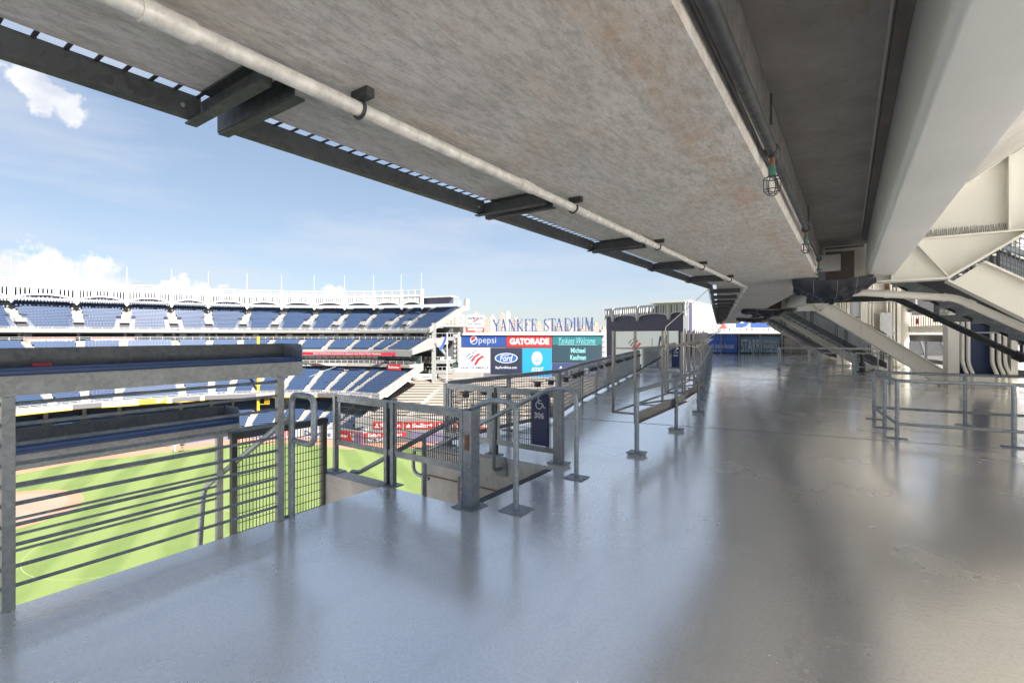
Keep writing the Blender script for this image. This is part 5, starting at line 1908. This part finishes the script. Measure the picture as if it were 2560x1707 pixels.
# camera crew at the edge of the track, tiny in the photo
def person(name, label, p, col='shirt', h=1.75):
    b = thing(name, label, 'person', p)
    me = bpy.data.meshes.new('body')
    J = {'pel': (0, 0, .53), 'che': (0, 0, .75), 'nek': (0, 0, .84), 'hed': (0, 0, .94), 'ls': (.10, 0, .80), 'le': (.15, .02, .65), 'lh': (.14, .10, .52), 'rs': (-.10, 0, .80), 're': (-.15, .02, .65), 'rh': (-.10, .14, .60),
         'lk': (.06, .02, .28), 'lf': (.07, 0, .02), 'rk': (-.06, .02, .28), 'rf': (-.07, 0, .02)}
    ks = list(J)
    E = [('pel', 'che'), ('che', 'nek'), ('nek', 'hed'), ('che', 'ls'), ('ls', 'le'), ('le', 'lh'), ('che', 'rs'), ('rs', 're'), ('re', 'rh'), ('pel', 'lk'), ('lk', 'lf'), ('pel', 'rk'), ('rk', 'rf')]
    me.from_pydata([Vector(J[k]) * h for k in ks], [(ks.index(a), ks.index(b_)) for a, b_ in E], [])
    o = bpy.data.objects.new('body', me)
    COL.objects.link(o)
    o.parent = b
    me.materials.append(MATS[col])
    o.modifiers.new('skin', 'SKIN')
    rad = {'pel': .085, 'che': .095, 'nek': .04, 'hed': .062, 'ls': .045, 'le': .034, 'lh': .026, 'rs': .045, 're': .034, 'rh': .026, 'lk': .05, 'lf': .036, 'rk': .05, 'rf': .036}
    for i, k in enumerate(ks):
        me.skin_vertices[0].data[i].radius = (rad[k] * h, rad[k] * h)
        me.skin_vertices[0].data[i].use_root = (k == 'pel')
    o.modifiers.new('sub', 'SUBSURF').levels = 1
    return b


tr = cw((436 - 1280) / 1207 * 89.5, 89.5, FZ)
person('person', 'tiny person in grey bending by a tripod on the clay track', tr)
td = thing('tripod', 'tiny dark camera tripod on the clay track', 'tripod', tr + RGT * 1.4)
for k in range(3):
    a = k * 2.1
    MB().beam(tr + RGT * 1.4 + UP * 1.2, tr + RGT * (1.4 + .5 * math.cos(a)) + FWD * (.5 * math.sin(a)), .05, .05).build('leg', 'dark_steel', td)
MB().beam(tr + RGT * 1.1 + UP * 1.35, tr + RGT * 1.8 + UP * 1.35, .25, .3).build('camera_body', 'dark_steel', td)

# ------------------------------------------------------------------ scoreboard
SD = 140.0
K = SD / 1207
fr = Frame(cw((1149 - 1280) * K, SD, 1.85 + (835 - 933) * K), RGT)


def X(px):
    return (px - 1149) * K


def Y(py):
    return (933 - py) * K


sb = thing('scoreboard', 'wide lit scoreboard of sponsor panels beyond the outfield', 'scoreboard', cw((1327 - 1280) * K, SD, -20))
fr.rect(MB(), X(1148), Y(948), X(1506), Y(837), -2.5, 0).build('casing', 'grey_board', sb)
fr.rect(MB(), X(1150), Y(837.2), X(1512), Y(832), -2.5, .6).build('cornice', 'white_paint', sb)
for x in (1180, 1300, 1420, 1500):
    fr.rect(MB(), X(x), -14, X(x + 6), Y(948) - .02, -2.2, -1.2).build('leg', 'concrete_light', sb)
fr.rect(MB(), X(1506.5), Y(990), X(1513), Y(838), -2.2, -.2).build('side_frame', 'galv_light', sb)
for k in range(9):
    fr.rect(MB(), X(1505), Y(852 + k * 13), X(1517), Y(850 + k * 13), -2.4, 0).build('side_deck', 'white_steel', sb)


def panel(px0, py0, px1, py1, mat):
    return fr.rect(MB(), X(px0), Y(py1), X(px1), Y(py0), .02, .12).build('sponsor_panel', mat, sb)


def flag_logo(f_, mb_r, mb_b, cx, cy, s_, d):
    """five slanted stripes of a flag, two blue, three red"""
    def bar(mb, x0, y0, x1, y1, w):
        f_.poly(mb, [(cx + s_ * x0, cy + s_ * y0), (cx + s_ * (x0 + w), cy + s_ * (y0 + w * .12)), (cx + s_ * (x1 + w), cy + s_ * (y1 + w * .12)), (cx + s_ * (x1), cy + s_ * y1)], d)
    bar(mb_b, -1.15, .02, -.62, .45, .20)
    bar(mb_b, -.80, -.20, -.32, .22, .24)
    bar(mb_r, -.42, -.50, .30, .30, .34) if False else None
    f_.poly(mb_r, [(cx + s_ * x, cy + s_ * y) for x, y in ((-.50, -.40), (-.28, -.56), (.12, .00), (.72, .38), (.44, .46), (-.08, .12))], d)
    f_.poly(mb_r, [(cx + s_ * x, cy + s_ * y) for x, y in ((-.10, -.80), (.14, -.98), (.58, -.30), (1.18, .10), (.86, .22), (.30, -.16))], d)
    f_.poly(mb_r, [(cx + s_ * x, cy + s_ * y) for x, y in ((-.40, .60), (-.10, .40), (.10, .36), (-.18, .56), (-.28, .66))], d)
    f_.poly(mb_r, [(cx + s_ * x, cy + s_ * y) for x, y in ((-.12, .80), (.16, .66), (.36, .54), (.16, .74), (.0, .84))], d)


d = .15
p = panel(1150, 840, 1265, 866, 'screen_pepsi')
mb, mr, mn = MB(), MB(), MB()
fr.text(mb, 'pepsi', X(1197), Y(862.5), X(1240), Y(843), d, -.01)
fr.ellipse(mb, X(1184.5), Y(850.3), 9.2 * K, 10.3 * K, d)
fr.poly(mr, [(X(1177.5), Y(850)), (X(1177.8), Y(845)), (X(1181), Y(841.7)), (X(1186), Y(841.3)), (X(1189.5), Y(843)), (X(1188), Y(847)), (X(1183), Y(851)), (X(1178.5), Y(852.5))], d + .02)
fr.poly(mn, [(X(1179), Y(855)), (X(1183), Y(854)), (X(1188.5), Y(850)), (X(1191.3), Y(846)), (X(1192), Y(852)), (X(1190), Y(857)), (X(1185), Y(859.2)), (X(1181), Y(858))], d + .02)
mb.build('printed_words', 'screen_white', p)
mr.build('printed_mark', 'screen_red', p)
mn.build('printed_mark', 'screen_pepsi', p)
p = panel(1266, 839, 1379, 867.5, 'screen_red')
fr.text(MB(), 'GATORADE', X(1274), Y(861.5), X(1373), Y(845), d, .055).build('printed_words', 'screen_white', p)
p = panel(1149.8, 869, 1225, 932, 'screen_white')
mb, mr, mn = MB(), MB(), MB()
flag_logo(fr, mr, mn, X(1187), Y(893), 21 * K, d)
fr.text(mb, 'BANK OF AMERICA', X(1152), Y(922.5), X(1222), Y(916), d, .012)
mr.build('printed_mark', 'screen_red', p)
mn.build('printed_mark', 'screen_pepsi', p)
mb.build('printed_words', 'screen_navy', p)
p = panel(1228, 870, 1304.5, 934, 'screen_navy')
mb, mn = MB(), MB()
fr.ellipse(mb, X(1265.5), Y(895), 28.5 * K, 12.8 * K, d, 36)
fr.ellipse(mn, X(1265.5), Y(895), 26 * K, 10.8 * K, d + .02, 36)
mw = MB()
fr.text(mw, 'Ford', X(1250), Y(903), X(1282), Y(887), d + .05, .01, .28)
fr.line(mw, [(X(1251), Y(892)), (X(1256), Y(888.5)), (X(1268), Y(888)), (X(1273), Y(886.5))], 1.6 * K, d + .05)
fr.text(mw, 'BuyFordNow.com', X(1239), Y(923.5), X(1292), Y(915), d, .02)
mb.build('printed_mark', 'screen_white', p)
mn.build('printed_mark', 'screen_ford', p)
mw.build('printed_words', 'screen_white', p)
p = panel(1306, 871, 1379, 945, 'screen_cyan')
mb, mn = MB(), MB()
cx_, cy_, rx_, ry_ = X(1342.5), Y(895.5), 13.4 * K, 17.4 * K
fr.ellipse(mb, cx_, cy_, rx_, ry_, d, 36)
for k, (yy, th) in enumerate(((.66, .07), (.36, .09), (.04, .11), (-.30, .11), (-.62, .08))):
    w_ = math.sqrt(max(.02, 1 - yy * yy))
    P_, Q_ = [], []
    for i in range(11):
        u = -1 + 2 * i / 10
        bx = u * w_ * (1.02 if k % 2 else .96)
        sag = -.13 * (1 - u * u)
        P_.append(fr.p(cx_ + rx_ * bx, cy_ + ry_ * (yy + sag + th * (1 - abs(u)) * .9), d + .02))
        Q_.append(fr.p(cx_ + rx_ * bx, cy_ + ry_ * (yy + sag - th * (1 - abs(u)) * .3), d + .02))
    mn.strip(P_, Q_)
fr.text(mb, 'AT&T', X(1328), Y(928.5), X(1359), Y(918), d, .045)
mb.build('printed_mark', 'screen_white', p)
mn.build('printed_stripes', 'screen_cyan', p)
p = panel(1381, 839, 1504, 905, 'screen_teal')
mb = MB()
fr.rect(mb, X(1381), Y(862), X(1504), Y(839), .121, .13)
mb.build('banner_glow', 'screen_teal_band', p)
mb = MB()
fr.text(mb, 'Yankees Welcome', X(1397), Y(860), X(1488), Y(843), d, -.01, .35)
fr.rect(mb, X(1395), Y(862.4), X(1492), Y(861.6), d, d + .01)
fr.text(mb, 'Michael', X(1427), Y(882), X(1463), Y(869.5), d, .02)
fr.text(mb, 'Kaufman', X(1425.5), Y(899.5), X(1465), Y(886.5), d, .02)
mb.build('printed_words', 'screen_mint', p)
p = panel(1382, 907.5, 1504, 946, 'screen_delta')
mb = MB()
cxx = X(1402)
fr.poly(mb, [(cxx, Y(914)), (cxx - 10 * K, Y(932)), (cxx, Y(927))], d)
fr.poly(mb, [(cxx, Y(914)), (cxx, Y(927)), (cxx + 10 * K, Y(932))], d)
fr.poly(mb, [(cxx, Y(930)), (cxx - 11 * K, Y(936)), (cxx + 11 * K, Y(936))], d)
fr.text(mb, 'DELTA', X(1421), Y(937), X(1490), Y(920), d, .03)
mb.build('printed_words', 'screen_white', p)
# scores strip under the board
fr2 = Frame(cw((1207 - 1280) * K, SD + .3, 1.85 + (835 - 978) * K), RGT)
ot = fr2.rect(MB(), 0, 0, 143 * K, 41 * K, -.6, 0).build('line_score_board', 'grey_board')
tag(ot, 'dark scores board with rows of white figures under the sponsor panels', 'scoreboard')
mb = MB()
fr2.text(mb, 'O O O O O O', 4 * K, 32 * K, 58 * K, 38 * K, .05, .02)
fr2.text(mb, '0 0 0', 88 * K, 32 * K, 118 * K, 38 * K, .05, .02)
fr2.text(mb, 'ajnj', 30 * K, 21 * K, 50 * K, 28 * K, .05, .02)
fr2.text(mb, 'O 0 O D 0 J', 4 * K, 10 * K, 58 * K, 17 * K, .05, .02)
fr2.text(mb, '0 0 0', 88 * K, 10 * K, 118 * K, 16 * K, .05, .02)
mb.build('printed_figures', 'print_white', ot)
ar = thing('arcade_building', 'pale arcade building with a violet awning under the scoreboard', 'building', cw(6, 143, -20))
cbox(MB(), 1195, 946, 1560, 1010, 143, 150).build('wall', 'building_white', ar)
cbox(MB(), 1352, 948, 1470, 957, 141, 142.9).build('awning', 'purple_board', ar)
for k in range(9):
    cbox(MB(), 1356 + k * 22, 960, 1372 + k * 22, 985, 142.7, 143.1).build('opening', 'dark_gap', ar)
    cbox(MB(), 1374 + k * 22, 946, 1377 + k * 22, 1000, 142.2, 142.6).build('pillar', 'white_paint', ar)

# big standing letters over the board


def serif(ch):
    """strokes of a narrow roman capital in a unit box: (x0, y0, x1, y1, width)"""
    T, t_ = .20, .085
    d_ = {'Y': [(0, 1, .42, .45, T), (.84, 1, .42, .45, t_), (.42, .5, .42, 0, T)],
          'A': [(0, 0, .42, 1, t_), (.40, 1, .86, 0, T), (.16, .34, .66, .34, t_)],
          'N': [(.08, 0, .08, 1, t_), (.08, 1, .78, 0, T), (.78, 0, .78, 1, t_)],
          'K': [(.14, 0, .14, 1, T), (.78, 1, .18, .48, t_), (.24, .54, .84, 0, T)],
          'E': [(.14, 0, .14, 1, T), (.14, .97, .72, .97, t_), (.14, .52, .58, .52, t_), (.14, .03, .74, .03, t_), (.72, .97, .72, .84, t_), (.74, .03, .74, .18, t_)],
          'T': [(.42, 0, .42, 1, T), (.0, .97, .84, .97, t_), (.02, .97, .02, .82, t_), (.82, .97, .82, .82, t_)],
          'D': [(.14, 0, .14, 1, T), (.14, .97, .5, .97, t_), (.5, .97, .78, .72, .10), (.78, .72, .80, .3, T), (.80, .3, .5, .03, .10), (.5, .03, .14, .03, t_)],
          'I': [(.3, 0, .3, 1, T)],
          'U': [(.12, 1, .12, .28, T), (.12, .3, .42, .03, .10), (.42, .03, .74, .28, .07), (.74, .26, .74, 1, t_)],
          'M': [(.06, 0, .10, 1, t_), (.10, 1, .46, .05, T), (.46, .05, .82, 1, t_), (.84, 0, .82, 1, T)],
          'S': [(.66, .82, .52, .97, .07), (.52, .97, .24, .95, .08), (.24, .95, .10, .78, T), (.10, .78, .24, .58, T), (.24, .58, .56, .42, T), (.56, .42, .68, .22, T), (.68, .22, .54, .04, .10), (.54, .04, .22, .03, .08), (.22, .03, .08, .2, .07)]}[ch]
    serifs = {'Y': [(.42, 0), (0, 1), (.84, 1)], 'A': [(0, 0), (.86, 0)], 'N': [(.08, 0), (.06, 1), (.78, 1)], 'K': [(.14, 0), (.14, 1), (.78, 1), (.84, 0)], 'E': [(.12, 0), (.12, 1)], 'T': [(.42, 0)],
              'D': [(.12, 0), (.12, 1)], 'I': [(.3, 0), (.3, 1)], 'U': [(.12, 1), (.74, 1)], 'M': [(.06, 0), (.84, 0), (.06, 1), (.84, 1)], 'S': []}[ch]
    return d_ + [(x - .14, y, x + .14, y, .04) for x, y in serifs]


LET = [('Y', 1231, 1251, 799, 829), ('A', 1251, 1266, 798, 828.5), ('N', 1270, 1289, 798, 828.5), ('K', 1292, 1309, 798, 828.5), ('E', 1312, 1325, 798, 828.5), ('E', 1328, 1341, 797.5, 828.5),
       ('S', 1360, 1371, 797, 828), ('T', 1372, 1389, 796, 828), ('A', 1388, 1407, 796, 828), ('D', 1410, 1429, 795.5, 828), ('I', 1432, 1440, 795, 828), ('U', 1442, 1459, 794.5, 828), ('M', 1461, 1483, 794, 828)]
LNAME = ['first letter Y', 'first letter A', 'letter N', 'letter K', 'first letter E', 'second letter E', 'letter S', 'letter T', 'second letter A', 'letter D', 'letter I', 'letter U', 'letter M']
sg = thing('stadium_sign', 'row of tall blue roman capitals standing on the scoreboard', 'sign', cw((1360 - 1280) * K, SD, 2.4))
for ch, x0, x1, y0, y1 in LET:
    S_ = serif(ch)
    xs = [q for s_ in S_ for q in (s_[0], s_[2])]
    a, b = min(xs), max(xs)
    mb, mh = MB(), MB()
    for (ux, uy, vx, vy, w_) in S_:
        ax, bx = X(x0 + (x1 - x0) * (ux - a) / (b - a)), X(x0 + (x1 - x0) * (vx - a) / (b - a))
        ay, by = Y(y1) + (Y(y0) - Y(y1)) * uy, Y(y1) + (Y(y0) - Y(y1)) * vy
        mb.beam(fr.p(ax, ay, .3), fr.p(bx, by, .3), w_ * 18 * K, .5, fr.n)
    mb.build('letter', 'letter_blue', sg)
    fr.rect(MB(), X((x0 + x1) / 2 - .5), Y(832), X((x0 + x1) / 2 + .5), Y(y0 + 8), -1.0, -.6).build('back_stay', 'white_steel', sg)
fr.rect(MB(), X(1228), Y(832), X(1486), Y(829.5), -.6, .5).build('base_rail', 'white_steel', sg)
aw = fr.rect(MB(), X(1165), Y(833), X(1210), Y(788), -1.6, 0).build('sponsor_sign', 'ad_white')
tag(aw, 'white watch sponsor sign with a red foot on the scoreboard', 'sign')
mb, mr, mn = MB(), MB(), MB()
fr.rect(mr, X(1165), Y(830), X(1210.5), Y(819), .01, .08)
fr.text(mn, 'ARMITRON', X(1168), Y(798), X(1208), Y(792.5), .1)
fr.text(mn, 'pro    sport', X(1170), Y(812), X(1206), Y(807), .1, 0, .35)
fr.line(mr, [(X(1184), Y(791)), (X(1187), Y(800)), (X(1183), Y(808))], 1.0 * K, .09)
fr.line(mr, [(X(1183), Y(803)), (X(1198), Y(796)), (X(1187), Y(804)), (X(1189), Y(810))], .9 * K, .09)
fr.text(mb, 'ARMITRON', X(1169), Y(826), X(1206), Y(820.5), .1, .05)
fr.text(mb, 'WATCHES', X(1187), Y(829.3), X(1204), Y(826.8), .1, .02)
mr.build('printed_mark', 'red_sign', aw)
mn.build('printed_words', 'print_navy', aw)
mb.build('printed_words', 'print_white', aw)

# ------------------------------------------------------------------ end tower with its own frieze
ta, tb, tcn = cw(18.57, 95), cw(26.61, 73), cw(33.6, 83)
tw = thing('end_tower', 'tall dark panelled tower with a pale frieze and a white corrugated side', 'building', (ta + tb) / 2 + UP * -20)
tf = Frame(V(ta.x, ta.y, -20), tb - ta)
TL = (tb - ta).length
for k in range(6):
    tf.rect(MB(), TL * k / 6 + .02, 0, TL * (k + 1) / 6 - .02, 26.5, -.4, 0).build('wall_panel', 'navy_panel', tw)
tf.rect(MB(), 0, 0, TL, 26.6, -.8, -.41).build('wall_core', 'navy_panel', tw)
sf = Frame(V(tb.x, tb.y, -20), tcn - tb)
SL_ = (tcn - tb).length
n = 30
for k in range(n):
    sf.rect(MB(), SL_ * k / n, 0, SL_ * (k + .72) / n, 26.9, -.2, .05).build('corrugation', 'white_steel', tw)
sf.rect(MB(), 0, 0, SL_, 26.7, -.7, -.21).build('side_wall', 'white_steel', tw)
sf.rect(MB(), -.1, 26.7, SL_, 27.0, -6, .12).build('roof_edge', 'white_paint', tw)
ff = thing('tower_frieze', 'pale grey arched frieze along the top of the dark tower', 'frieze', (ta + tb) / 2 + UP * 4)
off = tf.n * .35
fb = [0, .13, .47, .83, 1.0]
for a, b in zip(fb[:-1], fb[1:]):
    pa, pb = ta.lerp(tb, a) + off, ta.lerp(tb, b) + off
    L_ = (pb - pa)
    if a == 0:
        pa = pb - (ta.lerp(tb, .34) - ta) * .38
    frieze_bay(ff, pa, pb, 6.75, 2.45, 'white_steel', 13 if a and b < 1 else 6, False)
for q in fb[1:-1]:
    frieze_pier(ff, ta.lerp(tb, q) + off, 6.75, 2.6, tf.n, (tb - ta).normalized(), 'white_steel', False, .28)


def txs(px):
    """metres along the tower face at a measured bearing"""
    h_ = hit(px, [ta - (tb - ta), ta, tb, tb + (tb - ta)])
    return (V(h_.x, h_.y, 0) - V(ta.x, ta.y, 0)).dot((tb - ta).normalized())


x0, x1 = txs(1541), txs(1697)
bz0, bz1 = 16.6, 22.35
bb = tf.rect(MB(), x0, bz0, x1, bz1, .02, .15).build('billboard', 'sheet_white')
tag(bb, 'white billboard with flag stripes and an interlaced emblem on the dark tower', 'billboard')
mr, mn = MB(), MB()
flag_logo(tf, mr, mn, txs(1588), 20.0, 1.75, .18)
mr.build('printed_mark', 'logo_red', bb)
mn.build('printed_mark', 'sign_blue', bb)
mn = MB()
tf.rect(mn, txs(1632), 19.2, txs(1632.8), 21.2, .16, .18)
ex, ey, es = txs(1660), 19.0, 2.5
tf.line(mn, [(ex - 1.3, ey), (ex - .7, ey + es), (ex + .4, ey + .1), (ex + .9, ey + es * .9)], .42, .18)
tf.line(mn, [(ex - .5, ey + es * .95), (ex + .1, ey + es * .45), (ex + 1.0, ey + es * 1.02)], .42, .18)
tf.line(mn, [(ex + .1, ey + es * .5), (ex + .05, ey - .2)], .42, .18)
mn.build('printed_emblem', 'print_navy', bb)
gy = thing('stay_cables', 'thin white stay cables between the tower side and the far roof edge', 'cable', cw(30, 78, 0))
for k in range(5):
    a = cw(31.5 + k * .6, 80, 2 + k * .5)
    MB().tube([cw(30.5, 78, -2 + k * 1.2), cw(24 + k * .7, 52, 4.2 + k * .25)], .03, 4).build('wire', 'white_steel', gy)

# sponsor hoarding over the far end wall
hb = Frame(cw((1760 - 1280) / 1207 * 110, 110, 1.85 + (835 - 836) / 1207 * 110), RGT)
kb = 110 / 1207
bd = hb.rect(MB(), 0, 0, 300 * kb, 75 * kb, -1, 0).build('airline_billboard', 'ad_white')
tag(bd, 'white airline billboard with a red triangle above the end wall', 'billboard')
mr, mn = MB(), MB()
hb.poly(mr, [(32 * kb, 10 * kb), (64 * kb, 10 * kb), (48 * kb, 28 * kb)], .05)
hb.poly(mr, [(38 * kb, 34 * kb), (58 * kb, 34 * kb), (48 * kb, 60 * kb)], .05)
hb.text(mn, 'DELTA', 80 * kb, 18 * kb, 230 * kb, 60 * kb, .05, .05)
mr.build('printed_mark', 'logo_red', bd)
mn.build('printed_words', 'sign_blue', bd)
wb = thing('roof_plant', 'low white rooftop plant row under the airline billboard', 'building', cw(48, 108, -4))
cbox(MB(), 1750, 826, 2080, 850, 106, 109).build('wall', 'building_white', wb)
for k in range(18):
    cbox(MB(), 1770 + k * 14, 820 + (k * 7) % 4, 1780 + k * 14, 826, 106.2, 108).build('unit', 'white_steel', wb)

# ------------------------------------------------------------------ city beyond
rc = random.Random(21)
CB = [(1128, 752, 26, 620, 'tan_building'), (1148, 758, 18, 700, 'building_white'), (1172, 764, 20, 760, 'tan_building'), (1190, 757, 15, 900, 'building_white'), (1215, 770, 22, 800, 'tan_building'),
      (1232, 765, 14, 640, 'building_white'), (1256, 757, 12, 1100, 'tan_building'), (1271, 752, 10, 1200, 'building_white'), (1290, 772, 22, 700, 'tan_building'), (1318, 778, 20, 760, 'building_white'),
      (1348, 783, 16, 640, 'tan_building'), (1372, 776, 18, 900, 'building_white'), (1402, 786, 24, 700, 'tan_building'), (1432, 790, 20, 800, 'building_white'), (1462, 792, 26, 700, 'tan_building'), (1492, 786, 20, 640, 'tan_building'),
      (1512, 796, 16, 600, 'building_white'), (806, 722, 22, 420, 'tan_building'), (836, 728, 16, 460, 'building_white'), (1752, 800, 20, 420, 'tan_building'), (1790, 806, 24, 500, 'building_white')]
SKY_LABEL = ['tan block on the skyline closest to the upper deck end', 'pale block next to the deck end tan block on the skyline', 'tan block on the skyline just before the watch sign', 'pale block on the skyline behind the watch sign',
             'tan block on the skyline between watch sign and first letter', 'pale block on the skyline behind the letter Y', 'thin tan tower on the skyline behind the first letter A', 'thin pale tower on the skyline between first A and N',
             'tan block on the skyline behind the letter N', 'pale block on the skyline behind the first letter E', 'tan block on the skyline in the gap between the two words', 'pale block on the skyline behind the letters S and T',
             'tan block on the skyline behind the second letter A', 'pale block on the skyline behind the letters D and I', 'tan block on the skyline behind the letter M', 'tan block on the skyline just past the letter M',
             'pale low block on the skyline touching the dark tower', 'tan rooftop block rising over the middle of the long frieze', 'pale rooftop block beside the tan one over the long frieze', 'tan block on the skyline right of the corrugated tower side', 'pale block on the skyline beside the red triangle billboard']
for k, (px, py, w_, d_, m_) in enumerate(CB):
    x0, x1 = (px - w_ / 2 - 1280) / 1207 * d_, (px + w_ / 2 - 1280) / 1207 * d_
    zt = 1.85 + (835 - py - 28) / 1207 * d_
    b = thing('apartment_block', SKY_LABEL[k], 'building', cw((x0 + x1) / 2, d_, -24), 'hazy blocks on the skyline')
    dep = rc.uniform(14, 30)
    MB().hexa([cw(x0, d_, -24), cw(x1, d_, -24), cw(x1, d_ + dep, -24), cw(x0, d_ + dep, -24)], [cw(x0, d_, zt), cw(x1, d_, zt), cw(x1, d_ + dep, zt), cw(x0, d_ + dep, zt)]).build('wall', m_, b)
    MB().hexa([cw(x0 + .3 * (x1 - x0), d_ + 4, zt), cw(x0 + .7 * (x1 - x0), d_ + 4, zt), cw(x0 + .7 * (x1 - x0), d_ + 9, zt), cw(x0 + .3 * (x1 - x0), d_ + 9, zt)],
              [cw(x0 + .3 * (x1 - x0), d_ + 4, zt + 4), cw(x0 + .7 * (x1 - x0), d_ + 4, zt + 4), cw(x0 + .7 * (x1 - x0), d_ + 9, zt + 4), cw(x0 + .3 * (x1 - x0), d_ + 9, zt + 4)]).build('rooftop', 'tan_building', b)
    mb = MB()
    nx = max(3, int((x1 - x0) / 3.4))
    nz_ = max(4, int(min(zt + 5, 60) / 3.4))
    f_ = Frame(cw(x0, d_, 0), RGT)
    for i in range(nx):
        for j in range(nz_):
            z = zt - 2.6 - j * 3.4
            f_.rect(mb, (x1 - x0) * (i + .25) / nx, z, (x1 - x0) * (i + .72) / nx, z + 1.7, .0, .06)
    mb.build('windows', 'grey_board', b, stuff=True)

# street side seen through the outer openings
rb = thing('ribbed_warehouse', 'sunlit tan ribbed warehouse outside the outer fence', 'building', cw(76, 85, -20))
dd = 88
cbox(MB(), 2268, 788, 2420, 960, dd, dd + 12).build('wall', 'tan_building', rb)
for k in range(24):
    cbox(MB(), 2268 + k * 6, 790, 2271 + k * 6, 960, dd - .35, dd - .02).build('rib', 'bench_tan', rb)
rb2 = thing('brick_block', 'low tan block outside beside the ribbed warehouse', 'building', cw(68, 100, -20))
cbox(MB(), 2120, 828, 2266, 970, 92, 104).build('wall', 'tan_building', rb2)
for k in range(10):
    for j in range(4):
        cbox(MB(), 2126 + k * 14, 836 + j * 16, 2133 + k * 14, 844 + j * 16, 91.9, 92.1).build('window', 'grey_board', rb2)
rb3 = thing('white_block', 'tall bright block outside at the frame edge', 'building', cw(100, 95, -20))
cbox(MB(), 2425, 560, 2700, 960, 96, 110).build('wall', 'building_white', rb3)
for k in range(9):
    for j in range(16):
        cbox(MB(), 2434 + k * 28, 580 + j * 24, 2448 + k * 28, 592 + j * 24, 95.9, 96.1).build('window', 'panel_grey', rb3)


def tree(label, base, h, r_, seed):
    g = random.Random(seed)
    t_ = thing('street_tree', label, 'tree', base, 'trees outside the outer fence')
    MB().tube([base, base + UP * h * .5, base + UP * h * .8], [.35, .25, .08], 8).build('trunk', 'bark', t_, True)
    mb = MB()
    for k in range(420):
        a, e = g.uniform(0, 6.283), g.uniform(-.6, 1.5)
        q = r_ * g.uniform(.45, 1.0)
        c_ = base + V(math.cos(a) * math.cos(e) * q, math.sin(a) * math.cos(e) * q, h * .72 + math.sin(e) * q * .8)
        s_ = g.uniform(.25, .55)
        u, w_ = Vector((g.gauss(0, 1), g.gauss(0, 1), g.gauss(0, 1))).normalized(), Vector((g.gauss(0, 1), g.gauss(0, 1), g.gauss(0, 1))).normalized()
        mb.add([c_ - u * s_, c_ + w_ * s_, c_ + u * s_, c_ - w_ * s_], [(0, 1, 2, 3)])
    mb.build('crown', 'leaf', t_, stuff=True)


for k, (px, d_, top) in enumerate(((2240, 80, 800), (2262, 78, 806), (2300, 82, 800), (2338, 84, 798))):
    zt = 1.85 + (835 - top) / 1207 * d_
    tree(['leafy tree outside nearest the distant column', 'second leafy tree outside the outer fence', 'third leafy tree outside before the ribbed warehouse', 'leafy tree outside nearest the red notice'][k], cw((px - 1280) / 1207 * d_, d_, -20), zt + 20, 3.6, k)

# air between the terrace and the distant stands and city
